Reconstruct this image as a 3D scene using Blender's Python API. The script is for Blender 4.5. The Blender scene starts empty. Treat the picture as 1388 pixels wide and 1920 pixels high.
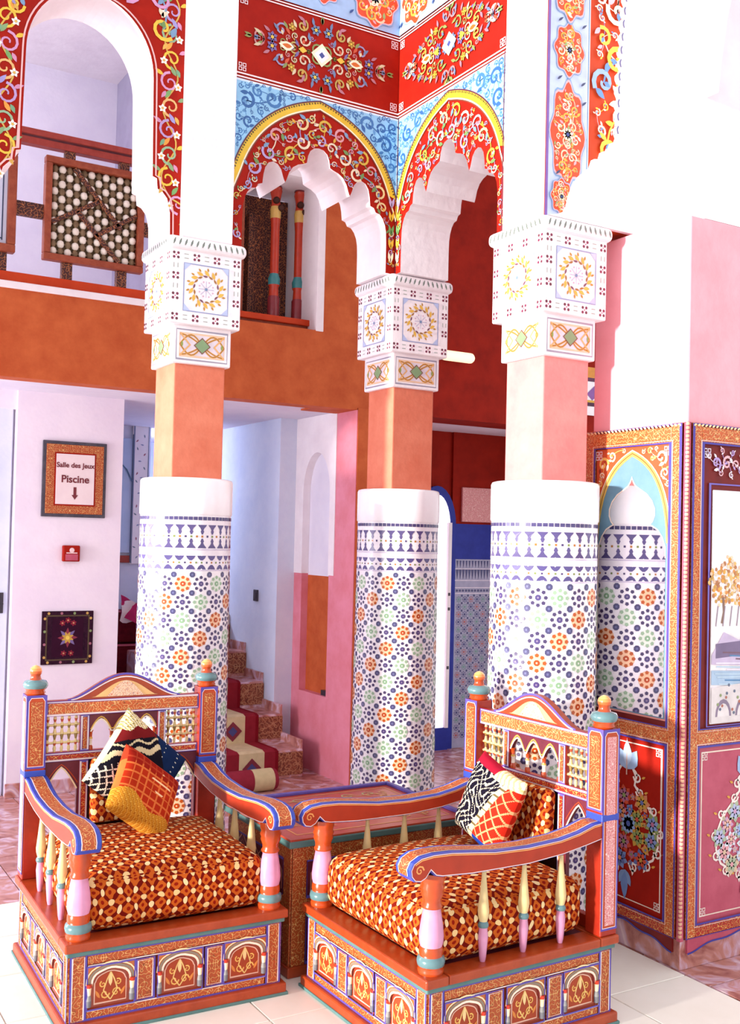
import bpy, math, random
from math import sin, cos, pi, sqrt, atan2, radians
from mathutils import Vector

# ------------------------------------------------------------------ camera, light, exposure
scene = bpy.context.scene
COL = scene.collection
CAM_H = 1.42
FPX, YAW, PITCH, ROLL = 1984.9, .5364, .0262, .0236
cam_data = bpy.data.cameras.new('camera')
cam_data.sensor_fit = 'VERTICAL'
cam_data.sensor_height = 24.0
cam_data.lens = 24.0 * FPX / 1920.0
cam_data.clip_start = .05
cam = bpy.data.objects.new('camera', cam_data)
COL.objects.link(cam)
_d = Vector((sin(YAW) * cos(PITCH), cos(YAW) * cos(PITCH), sin(PITCH)))
_r = Vector((cos(YAW), -sin(YAW), 0))
_u = _r.cross(_d)
_R = _r * cos(ROLL) + _u * sin(ROLL)
_U = _u * cos(ROLL) - _r * sin(ROLL)
from mathutils import Matrix
M = Matrix.Identity(4)
for i in range(3):
    M[i][0] = _R[i]; M[i][1] = _U[i]; M[i][2] = -_d[i]
M[2][3] = CAM_H
cam.matrix_world = M
scene.camera = cam

world = bpy.data.worlds.new('daylight'); scene.world = world
world.use_nodes = True
bg = world.node_tree.nodes['Background']
bg.inputs[0].default_value = (.96, .95, 1.0, 1)
bg.inputs[1].default_value = 1.2

sun_data = bpy.data.lights.new('sun', 'SUN')
sun_data.energy = 7.2
sun_data.angle = radians(4)
sun_data.color = (1.0, .93, .86)
sun = bpy.data.objects.new('sun', sun_data)
COL.objects.link(sun)
sun.rotation_euler = Vector((1.0, .06, -.06)).to_track_quat('-Z', 'Y').to_euler()


def area(name, loc, target, sx, sy, energy, color):
    l = bpy.data.lights.new(name, 'AREA'); l.shape = 'RECTANGLE'
    l.size, l.size_y, l.energy, l.color = sx, sy, energy, color
    o = bpy.data.objects.new(name, l); COL.objects.link(o)
    o.location = loc
    o.rotation_euler = (Vector(target) - Vector(loc)).to_track_quat('-Z', 'Y').to_euler()
    return o


# fill lights added to brighten stairwell, lower gallery and upper gallery; no source built
area('stairwell_fill', (2.25, 7.9, 2.0), (2.9, 6.6, 1.0), .35, .35, 26, (.66, .76, 1.0))
area('gallery_fill', (-1.3, 5.1, 1.3), (3.0, 5.4, 1.2), 1.0, 1.2, 60, (.93, .92, 1.0))
area('upper_gallery_fill', (-.4, 5.9, 3.9), (1.8, 6.6, 3.3), 1.0, 1.0, 34, (.93, .93, 1.0))

vs = scene.view_settings
vs.view_transform = 'Standard'
vs.look = 'None'
vs.gamma = 1.0
vs.use_curve_mapping = False
vs.exposure = 0.12


# ------------------------------------------------------------------ colour and materials
def lin(c):
    c /= 255.0
    return c / 12.92 if c <= .04045 else ((c + .055) / 1.055) ** 2.4


def rgb(h):
    h = h.lstrip('#')
    return tuple(lin(int(h[i:i + 2], 16)) for i in (0, 2, 4)) + (1.0,)


MATS = {}


def new_mat(name, rough=.5, metallic=0.0):
    m = bpy.data.materials.new(name); m.use_nodes = True
    nt = m.node_tree
    b = nt.nodes['Principled BSDF']
    b.inputs['Roughness'].default_value = rough
    b.inputs['Metallic'].default_value = metallic
    MATS[name] = m
    return m, nt, b


def node(nt, kind, **kw):
    n = nt.nodes.new(kind)
    for k, v in kw.items():
        setattr(n, k, v)
    return n


def mth(nt, op, a, b=None, c=None):
    n = nt.nodes.new('ShaderNodeMath'); n.operation = op
    for i, x in enumerate((a, b, c)):
        if x is None: continue
        if isinstance(x, (int, float)): n.inputs[i].default_value = x
        else: nt.links.new(x, n.inputs[i])
    return n.outputs[0]


def mixc(nt, fac, a, b):
    n = nt.nodes.new('ShaderNodeMix'); n.data_type = 'RGBA'
    for i, x in ((0, fac), (6, a), (7, b)):
        if isinstance(x, (int, float)): n.inputs[i].default_value = x
        elif isinstance(x, tuple): n.inputs[i].default_value = x
        else: nt.links.new(x, n.inputs[i])
    return n.outputs[2]


def plaster(name, c1, c2, scale=6, rough=.8, bump=.15, spec=.3):
    m, nt, b = new_mat(name, rough)
    b.inputs['Specular IOR Level'].default_value = spec
    tc = node(nt, 'ShaderNodeTexCoord')
    n1 = node(nt, 'ShaderNodeTexNoise'); n1.inputs['Scale'].default_value = scale
    n1.inputs['Detail'].default_value = 6; n1.inputs['Roughness'].default_value = .65
    nt.links.new(tc.outputs['Object'], n1.inputs['Vector'])
    r = node(nt, 'ShaderNodeMapRange'); r.inputs[1].default_value = .35; r.inputs[2].default_value = .65
    nt.links.new(n1.outputs[0], r.inputs[0])
    nt.links.new(mixc(nt, r.outputs[0], rgb(c1), rgb(c2)), b.inputs['Base Color'])
    if bump:
        bp = node(nt, 'ShaderNodeBump'); bp.inputs['Strength'].default_value = bump
        bp.inputs['Distance'].default_value = .01
        n2 = node(nt, 'ShaderNodeTexNoise'); n2.inputs['Scale'].default_value = scale * 6
        nt.links.new(tc.outputs['Object'], n2.inputs['Vector'])
        nt.links.new(n2.outputs[0], bp.inputs['Height'])
        nt.links.new(bp.outputs[0], b.inputs['Normal'])
    return m


def vcol(name, rough=.5, spec=.4, coat=0.0):
    """painted colours stored per face; slight brush unevenness"""
    m, nt, b = new_mat(name, rough)
    b.inputs['Specular IOR Level'].default_value = spec
    b.inputs['Coat Weight'].default_value = coat
    a = node(nt, 'ShaderNodeVertexColor'); a.layer_name = 'Col'
    tc = node(nt, 'ShaderNodeTexCoord')
    n1 = node(nt, 'ShaderNodeTexNoise'); n1.inputs['Scale'].default_value = 25
    nt.links.new(tc.outputs['Object'], n1.inputs['Vector'])
    r = node(nt, 'ShaderNodeMapRange'); r.inputs[1].default_value = .3; r.inputs[2].default_value = .7
    r.inputs[3].default_value = .9; r.inputs[4].default_value = 1.06
    nt.links.new(n1.outputs[0], r.inputs[0])
    hs = node(nt, 'ShaderNodeHueSaturation')
    nt.links.new(a.outputs[0], hs.inputs['Color']); nt.links.new(r.outputs[0], hs.inputs['Value'])
    nt.links.new(hs.outputs[0], b.inputs['Base Color'])
    return m


def arabesque(name, base, line, line2, scale=90, rough=.45, w1=.035, w2=.03):
    """hand-painted curling line ornament: contour lines of a noise field"""
    m, nt, b = new_mat(name, rough)
    uv = node(nt, 'ShaderNodeUVMap')
    def contour(sc, off, w):
        mp = node(nt, 'ShaderNodeMapping'); mp.inputs['Location'].default_value = (off, off * .7, 0)
        nt.links.new(uv.outputs[0], mp.inputs[0])
        n = node(nt, 'ShaderNodeTexNoise', noise_dimensions='2D'); n.inputs['Scale'].default_value = sc
        n.inputs['Detail'].default_value = 0
        nt.links.new(mp.outputs[0], n.inputs['Vector'])
        d = mth(nt, 'ABSOLUTE', mth(nt, 'SUBTRACT', n.outputs[0], .5))
        return mth(nt, 'LESS_THAN', d, w)
    c = mixc(nt, contour(scale * 1.3, 7.3, w2), rgb(base), rgb(line2))
    c = mixc(nt, contour(scale, 1.7, w1), c, rgb(line))
    nt.links.new(c, b.inputs['Base Color'])
    return m


plaster('white_plaster', '#f6eef0', '#ece2e6', 5)
plaster('lilac_plaster', '#e9e4f0', '#e0daea', 4)
plaster('lilac_pink', '#f2e6f0', '#eadceb', 4)
plaster('blue_white_plaster', '#dfe4f4', '#d2d9ee', 4)
plaster('orange_tadelakt', '#c96436', '#b55028', 7, .7, .12, .2)
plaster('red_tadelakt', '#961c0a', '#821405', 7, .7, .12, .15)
plaster('pink_tadelakt', '#ea9690', '#de8482', 7, .65, .1, .3)
plaster('pillar_pink', '#f6b0ba', '#eea4ae', 5, .7, .08, .25)
plaster('pink_pier', '#e58da0', '#d97a86', 5, .65, .1, .35)
plaster('red_paint', '#a21a08', '#941405', 12, .6, .03, .15)
plaster('orange_paint', '#cc4212', '#c03a0e', 12, .5, .03, .25)
plaster('maroon_paint', '#7e1a16', '#6c1414', 12, .45, .03)
plaster('blue_paint', '#26339c', '#1d2a8c', 12, .5, .03)
plaster('teal_paint', '#5c807e', '#4e7472', 12, .45, .03)
plaster('dark_wood', '#4a2416', '#35180e', 30, .5, .1)
plaster('cream_stone', '#fdf8ee', '#f6f0e4', 3, .35, .04, .5)
plaster('mirror_frame_blue', '#6f93a8', '#648aa0', 12, .5, .03)
plaster('white_gloss', '#f8f4f6', '#f0eaee', 6, .2, .02, .5)
plaster('dark_metal', '#3a3440', '#2c2834', 30, .4, .05, .5)
plaster('dark_red_velvet', '#6e1422', '#560d1a', 25, .9, .2, .1)
plaster('grout', '#efe9ec', '#e4dce4', 20, .3, .05, .5)
plaster('terracotta_wood', '#a05034', '#8a3c26', 30, .5, .1)
plaster('pink_panel', '#c25a70', '#b44c62', 12, .4, .03)
vcol('paint', .45)
vcol('tile_glaze', .22, .5)
vcol('woven', .95, .05)
vcol('lacquer', .25, .5, .2)
arabesque('gold_arabesque', '#c85e28', '#e2bd7a', '#7a4220', 75)
arabesque('gold_arabesque_fine', '#b04c1c', '#dcb06a', '#7a4420', 82, .45, .032, .028)
arabesque('cream_arabesque', '#f0c9a8', '#c46a4a', '#a88a8a', 90)
arabesque('red_arabesque', '#b2301c', '#e8b45c', '#6c1610', 80)
arabesque('pink_arabesque', '#d88a8c', '#f3d3cc', '#a8564a', 110)
arabesque('carved_dark', '#4a2018', '#b06a3a', '#241010', 60, .6, .05, .05)
arabesque('stair_rug', '#96583e', '#b07a58', '#6e3426', 34, .9, .06, .08)

m, nt, b = new_mat('mirror', .03, 1.0)
b.inputs['Base Color'].default_value = (.93, .92, .95, 1)


def marble():
    m, nt, b = new_mat('brown_marble', .3)
    tc = node(nt, 'ShaderNodeTexCoord'); oi = node(nt, 'ShaderNodeObjectInfo')
    add = node(nt, 'ShaderNodeVectorMath', operation='ADD')
    nt.links.new(tc.outputs['Object'], add.inputs[0]); nt.links.new(oi.outputs['Random'], add.inputs[1])
    n1 = node(nt, 'ShaderNodeTexNoise'); n1.inputs['Scale'].default_value = 9
    n1.inputs['Detail'].default_value = 8; n1.inputs['Distortion'].default_value = 1.6
    nt.links.new(add.outputs[0], n1.inputs['Vector'])
    cr = node(nt, 'ShaderNodeValToRGB')
    e = cr.color_ramp.elements
    e[0].position = .3; e[0].color = rgb('#8f4a44')
    e[1].position = .72; e[1].color = rgb('#ecd6d4')
    x = e.new(.48); x.color = rgb('#c08478')
    x = e.new(.58); x.color = rgb('#c9a4b4')
    nt.links.new(n1.outputs[0], cr.inputs[0]); nt.links.new(cr.outputs[0], b.inputs['Base Color'])


marble()


def fabric():
    m, nt, b = new_mat('seat_fabric', .9)
    b.inputs['Specular IOR Level'].default_value = .1
    uv = node(nt, 'ShaderNodeUVMap')
    nz = node(nt, 'ShaderNodeTexNoise', noise_dimensions='2D'); nz.inputs['Scale'].default_value = 16; nz.inputs['Detail'].default_value = 1
    nt.links.new(uv.outputs[0], nz.inputs['Vector'])
    sc_ = node(nt, 'ShaderNodeVectorMath', operation='MULTIPLY_ADD')
    nt.links.new(nz.outputs['Color'], sc_.inputs[0]); sc_.inputs[1].default_value = (.022, .022, 0); nt.links.new(uv.outputs[0], sc_.inputs[2])
    sp = node(nt, 'ShaderNodeSeparateXYZ'); nt.links.new(sc_.outputs[0], sp.inputs[0])
    K = 2 * pi / .049
    X = mth(nt, 'MULTIPLY', sp.outputs[0], K)
    Y = mth(nt, 'MULTIPLY', sp.outputs[1], K * .95)
    cx, cy = mth(nt, 'COSINE', X), mth(nt, 'COSINE', Y)
    c2x = mth(nt, 'COSINE', mth(nt, 'MULTIPLY', X, 2.0)); c2y = mth(nt, 'COSINE', mth(nt, 'MULTIPLY', Y, 2.0))
    s = mth(nt, 'ADD', cx, cy)
    dots = mth(nt, 'GREATER_THAN', s, 1.45)
    oval = mth(nt, 'LESS_THAN', mth(nt, 'ADD', mth(nt, 'MULTIPLY', cx, 1.45), mth(nt, 'MULTIPLY', cy, .75)), -1.72)
    d = mth(nt, 'SUBTRACT', cx, cy)
    bow = mth(nt, 'GREATER_THAN', mth(nt, 'ADD', mth(nt, 'ABSOLUTE', d), mth(nt, 'MULTIPLY', mth(nt, 'MULTIPLY', c2x, c2y), -.35)), .82)
    ring = mth(nt, 'GREATER_THAN', mth(nt, 'ABSOLUTE', d), 1.78)
    c = mixc(nt, bow, rgb('#6c0f06'), rgb('#bf591c'))
    c = mixc(nt, ring, c, rgb('#8c1c08'))
    c = mixc(nt, dots, c, rgb('#e8c488'))
    c = mixc(nt, oval, c, rgb('#ecd09a'))
    nt.links.new(c, b.inputs['Base Color'])
    bp = node(nt, 'ShaderNodeBump'); bp.inputs['Strength'].default_value = .25
    n2 = node(nt, 'ShaderNodeTexNoise'); n2.inputs['Scale'].default_value = 400
    nt.links.new(n2.outputs[0], bp.inputs['Height']); nt.links.new(bp.outputs[0], b.inputs['Normal'])


fabric()


def emit(name, c, s):
    m, nt, b = new_mat(name, .5)
    b.inputs['Base Color'].default_value = rgb(c)
    b.inputs['Emission Color'].default_value = rgb(c)
    b.inputs['Emission Strength'].default_value = s


emit('lamp_glow', '#ffe6c0', .8)
emit('daylight_glass', '#f4f0ff', 1.1)


# ------------------------------------------------------------------ mesh helpers
WHITE = '#f6eef0'


class MB:
    """collects faces with a material slot, a painted colour and smooth flag, then links ONE mesh object"""
    def __init__(s):
        s.v = []; s.f = []; s.mi = []; s.c = []; s.sm = []

    def face(s, pts, mat=0, col=WHITE, smooth=False):
        n = len(s.v); s.v += [tuple(p) for p in pts]
        s.f.append(list(range(n, n + len(pts)))); s.mi.append(mat); s.c.append(col); s.sm.append(smooth)

    def grid(s, rows, mat=0, col=WHITE, smooth=True, closed=False, colfn=None):
        n = len(s.v); w = len(rows[0])
        for r in rows: s.v += [tuple(p) for p in r]
        for i in range(len(rows) - 1):
            for j in range(w if closed else w - 1):
                k = (j + 1) % w
                s.f.append([n + i * w + j, n + i * w + k, n + (i + 1) * w + k, n + (i + 1) * w + j])
                s.mi.append(mat); s.c.append(colfn(i, j) if colfn else col); s.sm.append(smooth)

    def box(s, x0, x1, y0, y1, z0, z1, mat=0, col=WHITE, top=None):
        n = len(s.v)
        s.v += [(x0, y0, z0), (x1, y0, z0), (x1, y1, z0), (x0, y1, z0), (x0, y0, z1), (x1, y0, z1), (x1, y1, z1), (x0, y1, z1)]
        for k, q in enumerate(((0, 3, 2, 1), (4, 5, 6, 7), (0, 1, 5, 4), (1, 2, 6, 5), (2, 3, 7, 6), (3, 0, 4, 7))):
            s.f.append([n + i for i in q]); s.mi.append(top if (k == 1 and top is not None) else mat)
            s.c.append(col); s.sm.append(False)

    def prism(s, poly, fr, h0, h1, mat=0, side=None, col=WHITE, sidecol=None, smooth_side=False):
        """polygon (2d) pushed from height h0 to h1 along the frame's normal"""
        side = mat if side is None else side
        a = [fr(p[0], p[1], h0) for p in poly]; b = [fr(p[0], p[1], h1) for p in poly]
        n = len(s.v); N = len(poly); s.v += [tuple(p) for p in a + b]
        s.f.append([n + i for i in reversed(range(N))]); s.mi.append(mat); s.c.append(col); s.sm.append(False)
        s.f.append([n + N + i for i in range(N)]); s.mi.append(mat); s.c.append(col); s.sm.append(False)
        for i in range(N):
            j = (i + 1) % N
            s.f.append([n + i, n + j, n + N + j, n + N + i]); s.mi.append(side); s.c.append(sidecol or col); s.sm.append(smooth_side)

    def lathe(s, prof, cx=0, cy=0, z0=0, seg=16, mat=0, col=WHITE, axis='z', cap=True):
        """prof: (r, z[, colour])"""
        rows = []; cols = []
        for p in prof:
            rr = []
            for k in range(seg):
                a = 2 * pi * k / seg
                if axis == 'z': rr.append((cx + p[0] * cos(a), cy + p[0] * sin(a), z0 + p[1]))
                elif axis == 'x': rr.append((cx + p[1], cy + p[0] * cos(a), z0 + p[0] * sin(a)))
                else: rr.append((cx - p[0] * cos(a), cy + p[1], z0 + p[0] * sin(a)))
            rows.append(rr); cols.append(p[2] if len(p) > 2 else col)
        s.grid(rows, mat, col, True, True, lambda i, j: cols[i])
        if cap:
            s.face(list(reversed(rows[0])), mat, cols[0]); s.face(rows[-1], mat, cols[-1])

    def build(s, name, mats, parent=None, bevel=0, seg=2, label=None, loc=None):
        me = bpy.data.meshes.new(name)
        me.from_pydata(s.v, [], s.f)
        for m_ in (mats if isinstance(mats, (list, tuple)) else [mats]):
            me.materials.append(MATS[m_])
        me.polygons.foreach_set('material_index', s.mi)
        me.polygons.foreach_set('use_smooth', s.sm)
        ca = me.color_attributes.new('Col', 'FLOAT_COLOR', 'CORNER')
        uv = me.uv_layers.new(name='UVMap')
        cols = []; uvs = []
        cache = {}
        for p in me.polygons:
            c = s.c[p.index]
            if c not in cache: cache[c] = rgb(c)
            nx, ny, nz = (abs(q) for q in p.normal)
            for vi in p.vertices:
                cols += cache[c]
                x, y, z = s.v[vi]
                if ny >= nx and ny >= nz: uvs += (x, z)
                elif nx >= nz: uvs += (y, z)
                else: uvs += (x, y)
        ca.data.foreach_set('color', cols); uv.data.foreach_set('uv', uvs)
        me.update()
        o = bpy.data.objects.new(name, me); COL.objects.link(o)
        if parent: o.parent = parent
        if loc: o.location = loc
        if bevel:
            bv = o.modifiers.new('bevel', 'BEVEL'); bv.width = bevel; bv.segments = seg
            bv.limit_method = 'ANGLE'; bv.angle_limit = radians(40)
        if label: o['label'] = label
        return o


def tag(o, label=None, cat=None, group=None, kind=None):
    if label: o['label'] = label
    if cat: o['category'] = cat
    if group: o['group'] = group
    if kind: o['kind'] = kind
    return o


def empty(name, loc=(0, 0, 0), rz=0):
    o = bpy.data.objects.new(name, None); COL.objects.link(o)
    o.location = loc; o.rotation_euler = (0, 0, rz); o.empty_display_size = .1
    return o


def boxo(name, mat, x0, x1, y0, y1, z0, z1, parent=None, bevel=0, label=None, col=WHITE):
    mb = MB(); mb.box(x0, x1, y0, y1, z0, z1, 0, col)
    return mb.build(name, mat, parent, bevel, label=label)


def copy_tree(o, parent=None):
    c = o.copy(); COL.objects.link(c); c.parent = parent
    for ch in list(o.children): copy_tree(ch, c)
    return c


def frame(o, u, v, n):
    o, u, v, n = Vector(o), Vector(u), Vector(v), Vector(n)
    return lambda s, t, h=0: o + u * s + v * t + n * h


# ------------------------------------------------------------------ flat paint on surfaces
class Paint:
    def __init__(s, fr, h0=.0012, dh=.00012, mb=None, mat=0):
        s.fr = fr; s.mb = mb or MB(); s.h = h0; s.dh = dh; s.mat = mat

    def up(s): s.h += s.dh

    def poly(s, pts, col):
        s.mb.face([s.fr(p[0], p[1], s.h) for p in pts], s.mat, col); s.up()

    def disc(s, x, y, r, col, n=8, rx=None, a0=0):
        s.poly([(x + (rx or r) * cos(a0 + 2 * pi * k / n), y + r * sin(a0 + 2 * pi * k / n)) for k in range(n)], col)

    def stroke(s, pts, w, col, closed=False):
        N = len(pts); L = []; R = []
        for i in range(N):
            if closed: a, b = pts[i - 1], pts[(i + 1) % N]
            else: a, b = pts[max(i - 1, 0)], pts[min(i + 1, N - 1)]
            dx, dy = b[0] - a[0], b[1] - a[1]; l = sqrt(dx * dx + dy * dy) or 1
            ww = (w[i] if isinstance(w, (list, tuple)) else w) / 2
            nx, ny = -dy / l * ww, dx / l * ww
            if closed or 0 < i < N - 1:      # mitre
                e1 = (pts[i][0] - a[0], pts[i][1] - a[1]); l1 = sqrt(e1[0] ** 2 + e1[1] ** 2) or 1
                cosang = abs((e1[0] * dx + e1[1] * dy) / (l1 * l)); k = 1 / max(.5, cosang)
                nx *= k; ny *= k
            L.append(s.fr(pts[i][0] + nx, pts[i][1] + ny, s.h)); R.append(s.fr(pts[i][0] - nx, pts[i][1] - ny, s.h))
        for i in range(N if closed else N - 1):
            j = (i + 1) % N
            s.mb.face([R[i], R[j], L[j], L[i]], s.mat, col)
        s.up()

    def fan(s, x, y, r, col, n=16):
        """disc in three rings, so that it follows a curved surface"""
        for a, b_ in ((0, .34), (.34, .67), (.67, 1)):
            for k in range(n):
                p, q = 2 * pi * k / n, 2 * pi * (k + 1) / n
                pts = [(x + r * b_ * cos(p), y + r * b_ * sin(p)), (x + r * b_ * cos(q), y + r * b_ * sin(q)), (x + r * a * cos(q), y + r * a * sin(q)), (x + r * a * cos(p), y + r * a * sin(p))]
                if a == 0: pts = pts[:3]
                s.mb.face([s.fr(t[0], t[1], s.h) for t in pts], s.mat, col)
        s.up()

    def rect(s, x0, x1, y0, y1, col): s.poly([(x0, y0), (x1, y0), (x1, y1), (x0, y1)], col)

    def rline(s, x0, x1, y0, y1, w, col): s.stroke([(x0, y0), (x1, y0), (x1, y1), (x0, y1)], w, col, True)

    def leaf(s, x, y, a, l, w, col):
        pts = []
        for t, q in ((0, 0), (.25, .8), (.5, 1), (.75, .6), (1, 0), (.75, -.5), (.5, -.75), (.25, -.6)):
            u_, v_ = t * l, q * w / 2
            pts.append((x + u_ * cos(a) - v_ * sin(a), y + u_ * sin(a) + v_ * cos(a)))
        s.poly(pts, col)

    def spiral(s, x, y, r, a0, turns, dirn, w, col, n=16):
        pts = []; ws = []
        for k in range(n + 1):
            t = k / n; a = a0 + dirn * 2 * pi * turns * t; q = r * (1 - .85 * t)
            pts.append((x + q * cos(a), y + q * sin(a))); ws.append(w * (1.1 - .5 * t))
        s.stroke(pts, ws, col)
        return pts[0]

    def flower(s, x, y, r, col, centre, n=5, a0=.3):
        for k in range(n):
            a = a0 + 2 * pi * k / n
            s.leaf(x, y, a, r, r * .75, col); s.h -= s.dh
        s.up(); s.disc(x, y, r * .3, centre, 6)

    def knot(s, x, y, q, col, sx=1, sy=1):
        """corner fret knot"""
        w = q * .16
        for (a, b_) in ((-.5, -.5), (.5, -.5), (.5, .5), (-.5, .5)):
            s.rline(x + sx * q * a - q * .33, x + sx * q * a + q * .33, y + sy * q * b_ - q * .33, y + sy * q * b_ + q * .33, w, col)
            s.h -= s.dh
        s.up()

    def fill(s, inside, bb, rs, cols, n, seed, leafcols=None, wk=.16, leaf=True):
        rnd = random.Random(seed); placed = []
        for r in rs:
            for _ in range(n):
                x = rnd.uniform(bb[0], bb[1]); y = rnd.uniform(bb[2], bb[3])
                if not all(inside(x + r * cos(a) * 1.02, y + r * sin(a) * 1.02) for a in (0, .785, 1.57, 2.36, 3.14, 3.93, 4.71, 5.5)): continue
                if any((x - p[0]) ** 2 + (y - p[1]) ** 2 < (r * .98 + p[2]) ** 2 for p in placed): continue
                placed.append((x, y, r))
        h = s.h
        for i in range(1, len(placed)):          # stems from scroll to scroll
            x, y, r = placed[i]
            q = min(placed[:i], key=lambda p: (p[0] - x) ** 2 + (p[1] - y) ** 2 - p[2] ** 2)
            dx, dy = q[0] - x, q[1] - y; l = sqrt(dx * dx + dy * dy)
            if l > 5 * r + q[2]: continue
            sg_ = rnd.choice((-1, 1)) * .25
            mid = (x + dx * .5 - dy * sg_, y + dy * .5 + dx * sg_)
            if not inside(*mid): continue
            pts = [((1 - t) ** 2 * x + 2 * t * (1 - t) * mid[0] + t * t * q[0], (1 - t) ** 2 * y + 2 * t * (1 - t) * mid[1] + t * t * q[1]) for t in (0, .25, .5, .75, 1)]
            s.h = h; s.stroke(pts, max(.0022, r * .14), (leafcols or cols)[i % len(leafcols or cols)] if leaf else cols[0])
        s.h = h + s.dh
        for i, (x, y, r) in enumerate(placed):
            c = cols[i % len(cols)]; a = rnd.uniform(0, 2 * pi); d = rnd.choice((-1, 1))
            h = s.h
            s.spiral(x, y, r * .95, a, 1.15, d, r * wk * 1.7, c, 14)
            s.h = h + s.dh
            if leaf:
                LC = leafcols or cols
                s.leaf(x + r * .9 * cos(a), y + r * .9 * sin(a), a - d * 1.9, r * 1.0, r * .55, LC[(i * 3 + 1) % len(LC)])
                s.h = h + 2 * s.dh; s.leaf(x, y, a + 2.2, r * .6, r * .4, LC[(i * 5 + 2) % len(LC)])
                s.h = h + 2 * s.dh; s.leaf(x + r * .8 * cos(a + 2.5), y + r * .8 * sin(a + 2.5), a + 2.5 + d * .9, r * .75, r * .42, LC[(i * 2) % len(LC)])
            s.h = h
        s.h += 3 * s.dh

    def build(s, name, parent, mat='paint', label=None):
        return s.mb.build(name, mat, parent, label=label)


# ------------------------------------------------------------------ main dimensions (metres)
XC, YC, XL, YR = 2.536, 4.018, 1.5325, 3.012      # column centres
SH = .106                                          # half width of the square shafts
WY, WX = 3.89, 2.408                               # faces of the two arcade walls
ZCAP, ZTOP = 2.575, 4.35
YB, ZS = 5.3, 2.18                                 # gallery wall and soffit
RED, DRED, BLUE, DBLUE, LBLUE = '#b32413', '#8a1810', '#2a4aa0', '#2f5f9a', '#8cc0e2'
YEL, CREAM, GRN, LILAC, PINK, ORG = '#dcb43c', '#f3e3c4', '#6f9a5a', '#b9a3cf', '#dd8d9c', '#e0702a'


def struct(o): o['kind'] = 'structure'; return o


# ------------------------------------------------------------------ floor
fl = struct(boxo('floor', 'cream_stone', -1.5, 6.5, -.5, 10, -.12, -.012))
def tile_mesh(w, d, name, mat):
    mb = MB(); mb.box(-w / 2 + .002, w / 2 - .002, -d / 2 + .002, d / 2 - .002, -.012, 0)
    return mb.build(name, mat, fl, .0015, 1)
pale = tile_mesh(.34, .34, 'floor_tile', 'cream_stone')
first = True
for i in range(9):
    for j in range(9):
        o = pale if first else pale.copy()
        if not first: COL.objects.link(o)
        first = False
        o.location = (2.748 - .17 - i * .34, 4.2 - .17 - j * .34, 0)
brown = tile_mesh(.3, .3, 'marble_tile', 'brown_marble')
first = True
for i in range(-1, 13):
    for j in range(8):
        o = brown if first else brown.copy()
        if not first: COL.objects.link(o)
        first = False
        o.location = (1.0 + i * .3 + .15, 4.2 + .15 + j * .3, 0)
for i in range(2):
    for j in range(11):
        o = brown.copy(); COL.objects.link(o)
        o.location = (2.752 + .15 + i * .3, 4.2 - .15 - j * .3, 0)

# ------------------------------------------------------------------ arcade walls
def half_to_full(half):
    """half: points from apex out to the spring (s>=0) -> full profile from left spring to right spring"""
    left = [(-s_, z) for s_, z in reversed(half)]
    return left + half[1:] if abs(half[0][0]) < 1e-6 else left + half


LOBED = [(0, 3.047), (.022, 3.043), (.04, 3.028), (.05, 3.005), (.055, 2.975), (.07, 2.968), (.095, 2.96), (.118, 2.945),
         (.135, 2.92), (.146, 2.888), (.152, 2.875), (.16, 2.89), (.172, 2.925), (.188, 2.943), (.208, 2.95), (.228, 2.942),
         (.243, 2.92), (.25, 2.89), (.254, 2.852), (.272, 2.846), (.282, 2.828), (.302, 2.824), (.318, 2.806), (.33, 2.78),
         (.336, 2.75), (.338, 2.70), (.338, ZCAP)]
HALF = .3845


def bay_frame_left(s_, t, h=0): return Vector((2.0235 + s_, WY - h, t))
def bay_frame_right(s_, t, h=0): return Vector((WX - h, 3.5035 - s_, t))


def bay_wall(name, fr, x0, x1, prof, label=None):
    poly = prof + [(prof[-1][0], ZCAP)] if prof[-1][1] > ZCAP + 1e-5 else list(prof)
    poly = poly + [(x1, ZCAP), (x1, ZTOP), (x0, ZTOP), (x0, ZCAP)]
    mb = MB(); N = len(poly); T = -.25
    a = [fr(p[0], p[1], 0) for p in poly]; b_ = [fr(p[0], p[1], T) for p in poly]
    mb.face(a, 0); mb.face(list(reversed(b_)), 1)
    for i in range(N):
        j = (i + 1) % N
        mb.face([a[j], a[i], b_[i], b_[j]], 1, smooth=False)
    return struct(mb.build(name, ['red_paint', 'white_plaster']))


# pointed painted arch over a bay
def ogive(k, n=22):
    """arch line offset by k (inward positive) from left spring up to apex and down"""
    P0, P1, P2 = (-HALF, 2.90), (-.30, 3.175), (0, 3.245)
    pts = []
    for i in range(n + 1):
        t = i / n
        x = (1 - t) ** 2 * P0[0] + 2 * t * (1 - t) * P1[0] + t * t * P2[0]
        y = (1 - t) ** 2 * P0[1] + 2 * t * (1 - t) * P1[1] + t * t * P2[1]
        dx = 2 * (1 - t) * (P1[0] - P0[0]) + 2 * t * (P2[0] - P1[0]); dy = 2 * (1 - t) * (P1[1] - P0[1]) + 2 * t * (P2[1] - P1[1])
        l = sqrt(dx * dx + dy * dy)
        pts.append((max(-HALF, min(0, x + dy / l * k)), y - dx / l * k))
    if pts[0][0] > -HALF: pts.insert(0, (-HALF, pts[0][1] - (pts[0][0] + HALF) * 2.6))
    return pts + [(-x, y) for x, y in reversed(pts[:-1])]


def inside_poly(poly):
    def f(x, y):
        c = False; j = len(poly) - 1
        for i in range(len(poly)):
            xi, yi = poly[i]; xj, yj = poly[j]
            if (yi > y) != (yj > y) and x < (xj - xi) * (y - yi) / (yj - yi) + xi: c = not c
            j = i
        return c
    return f


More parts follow.
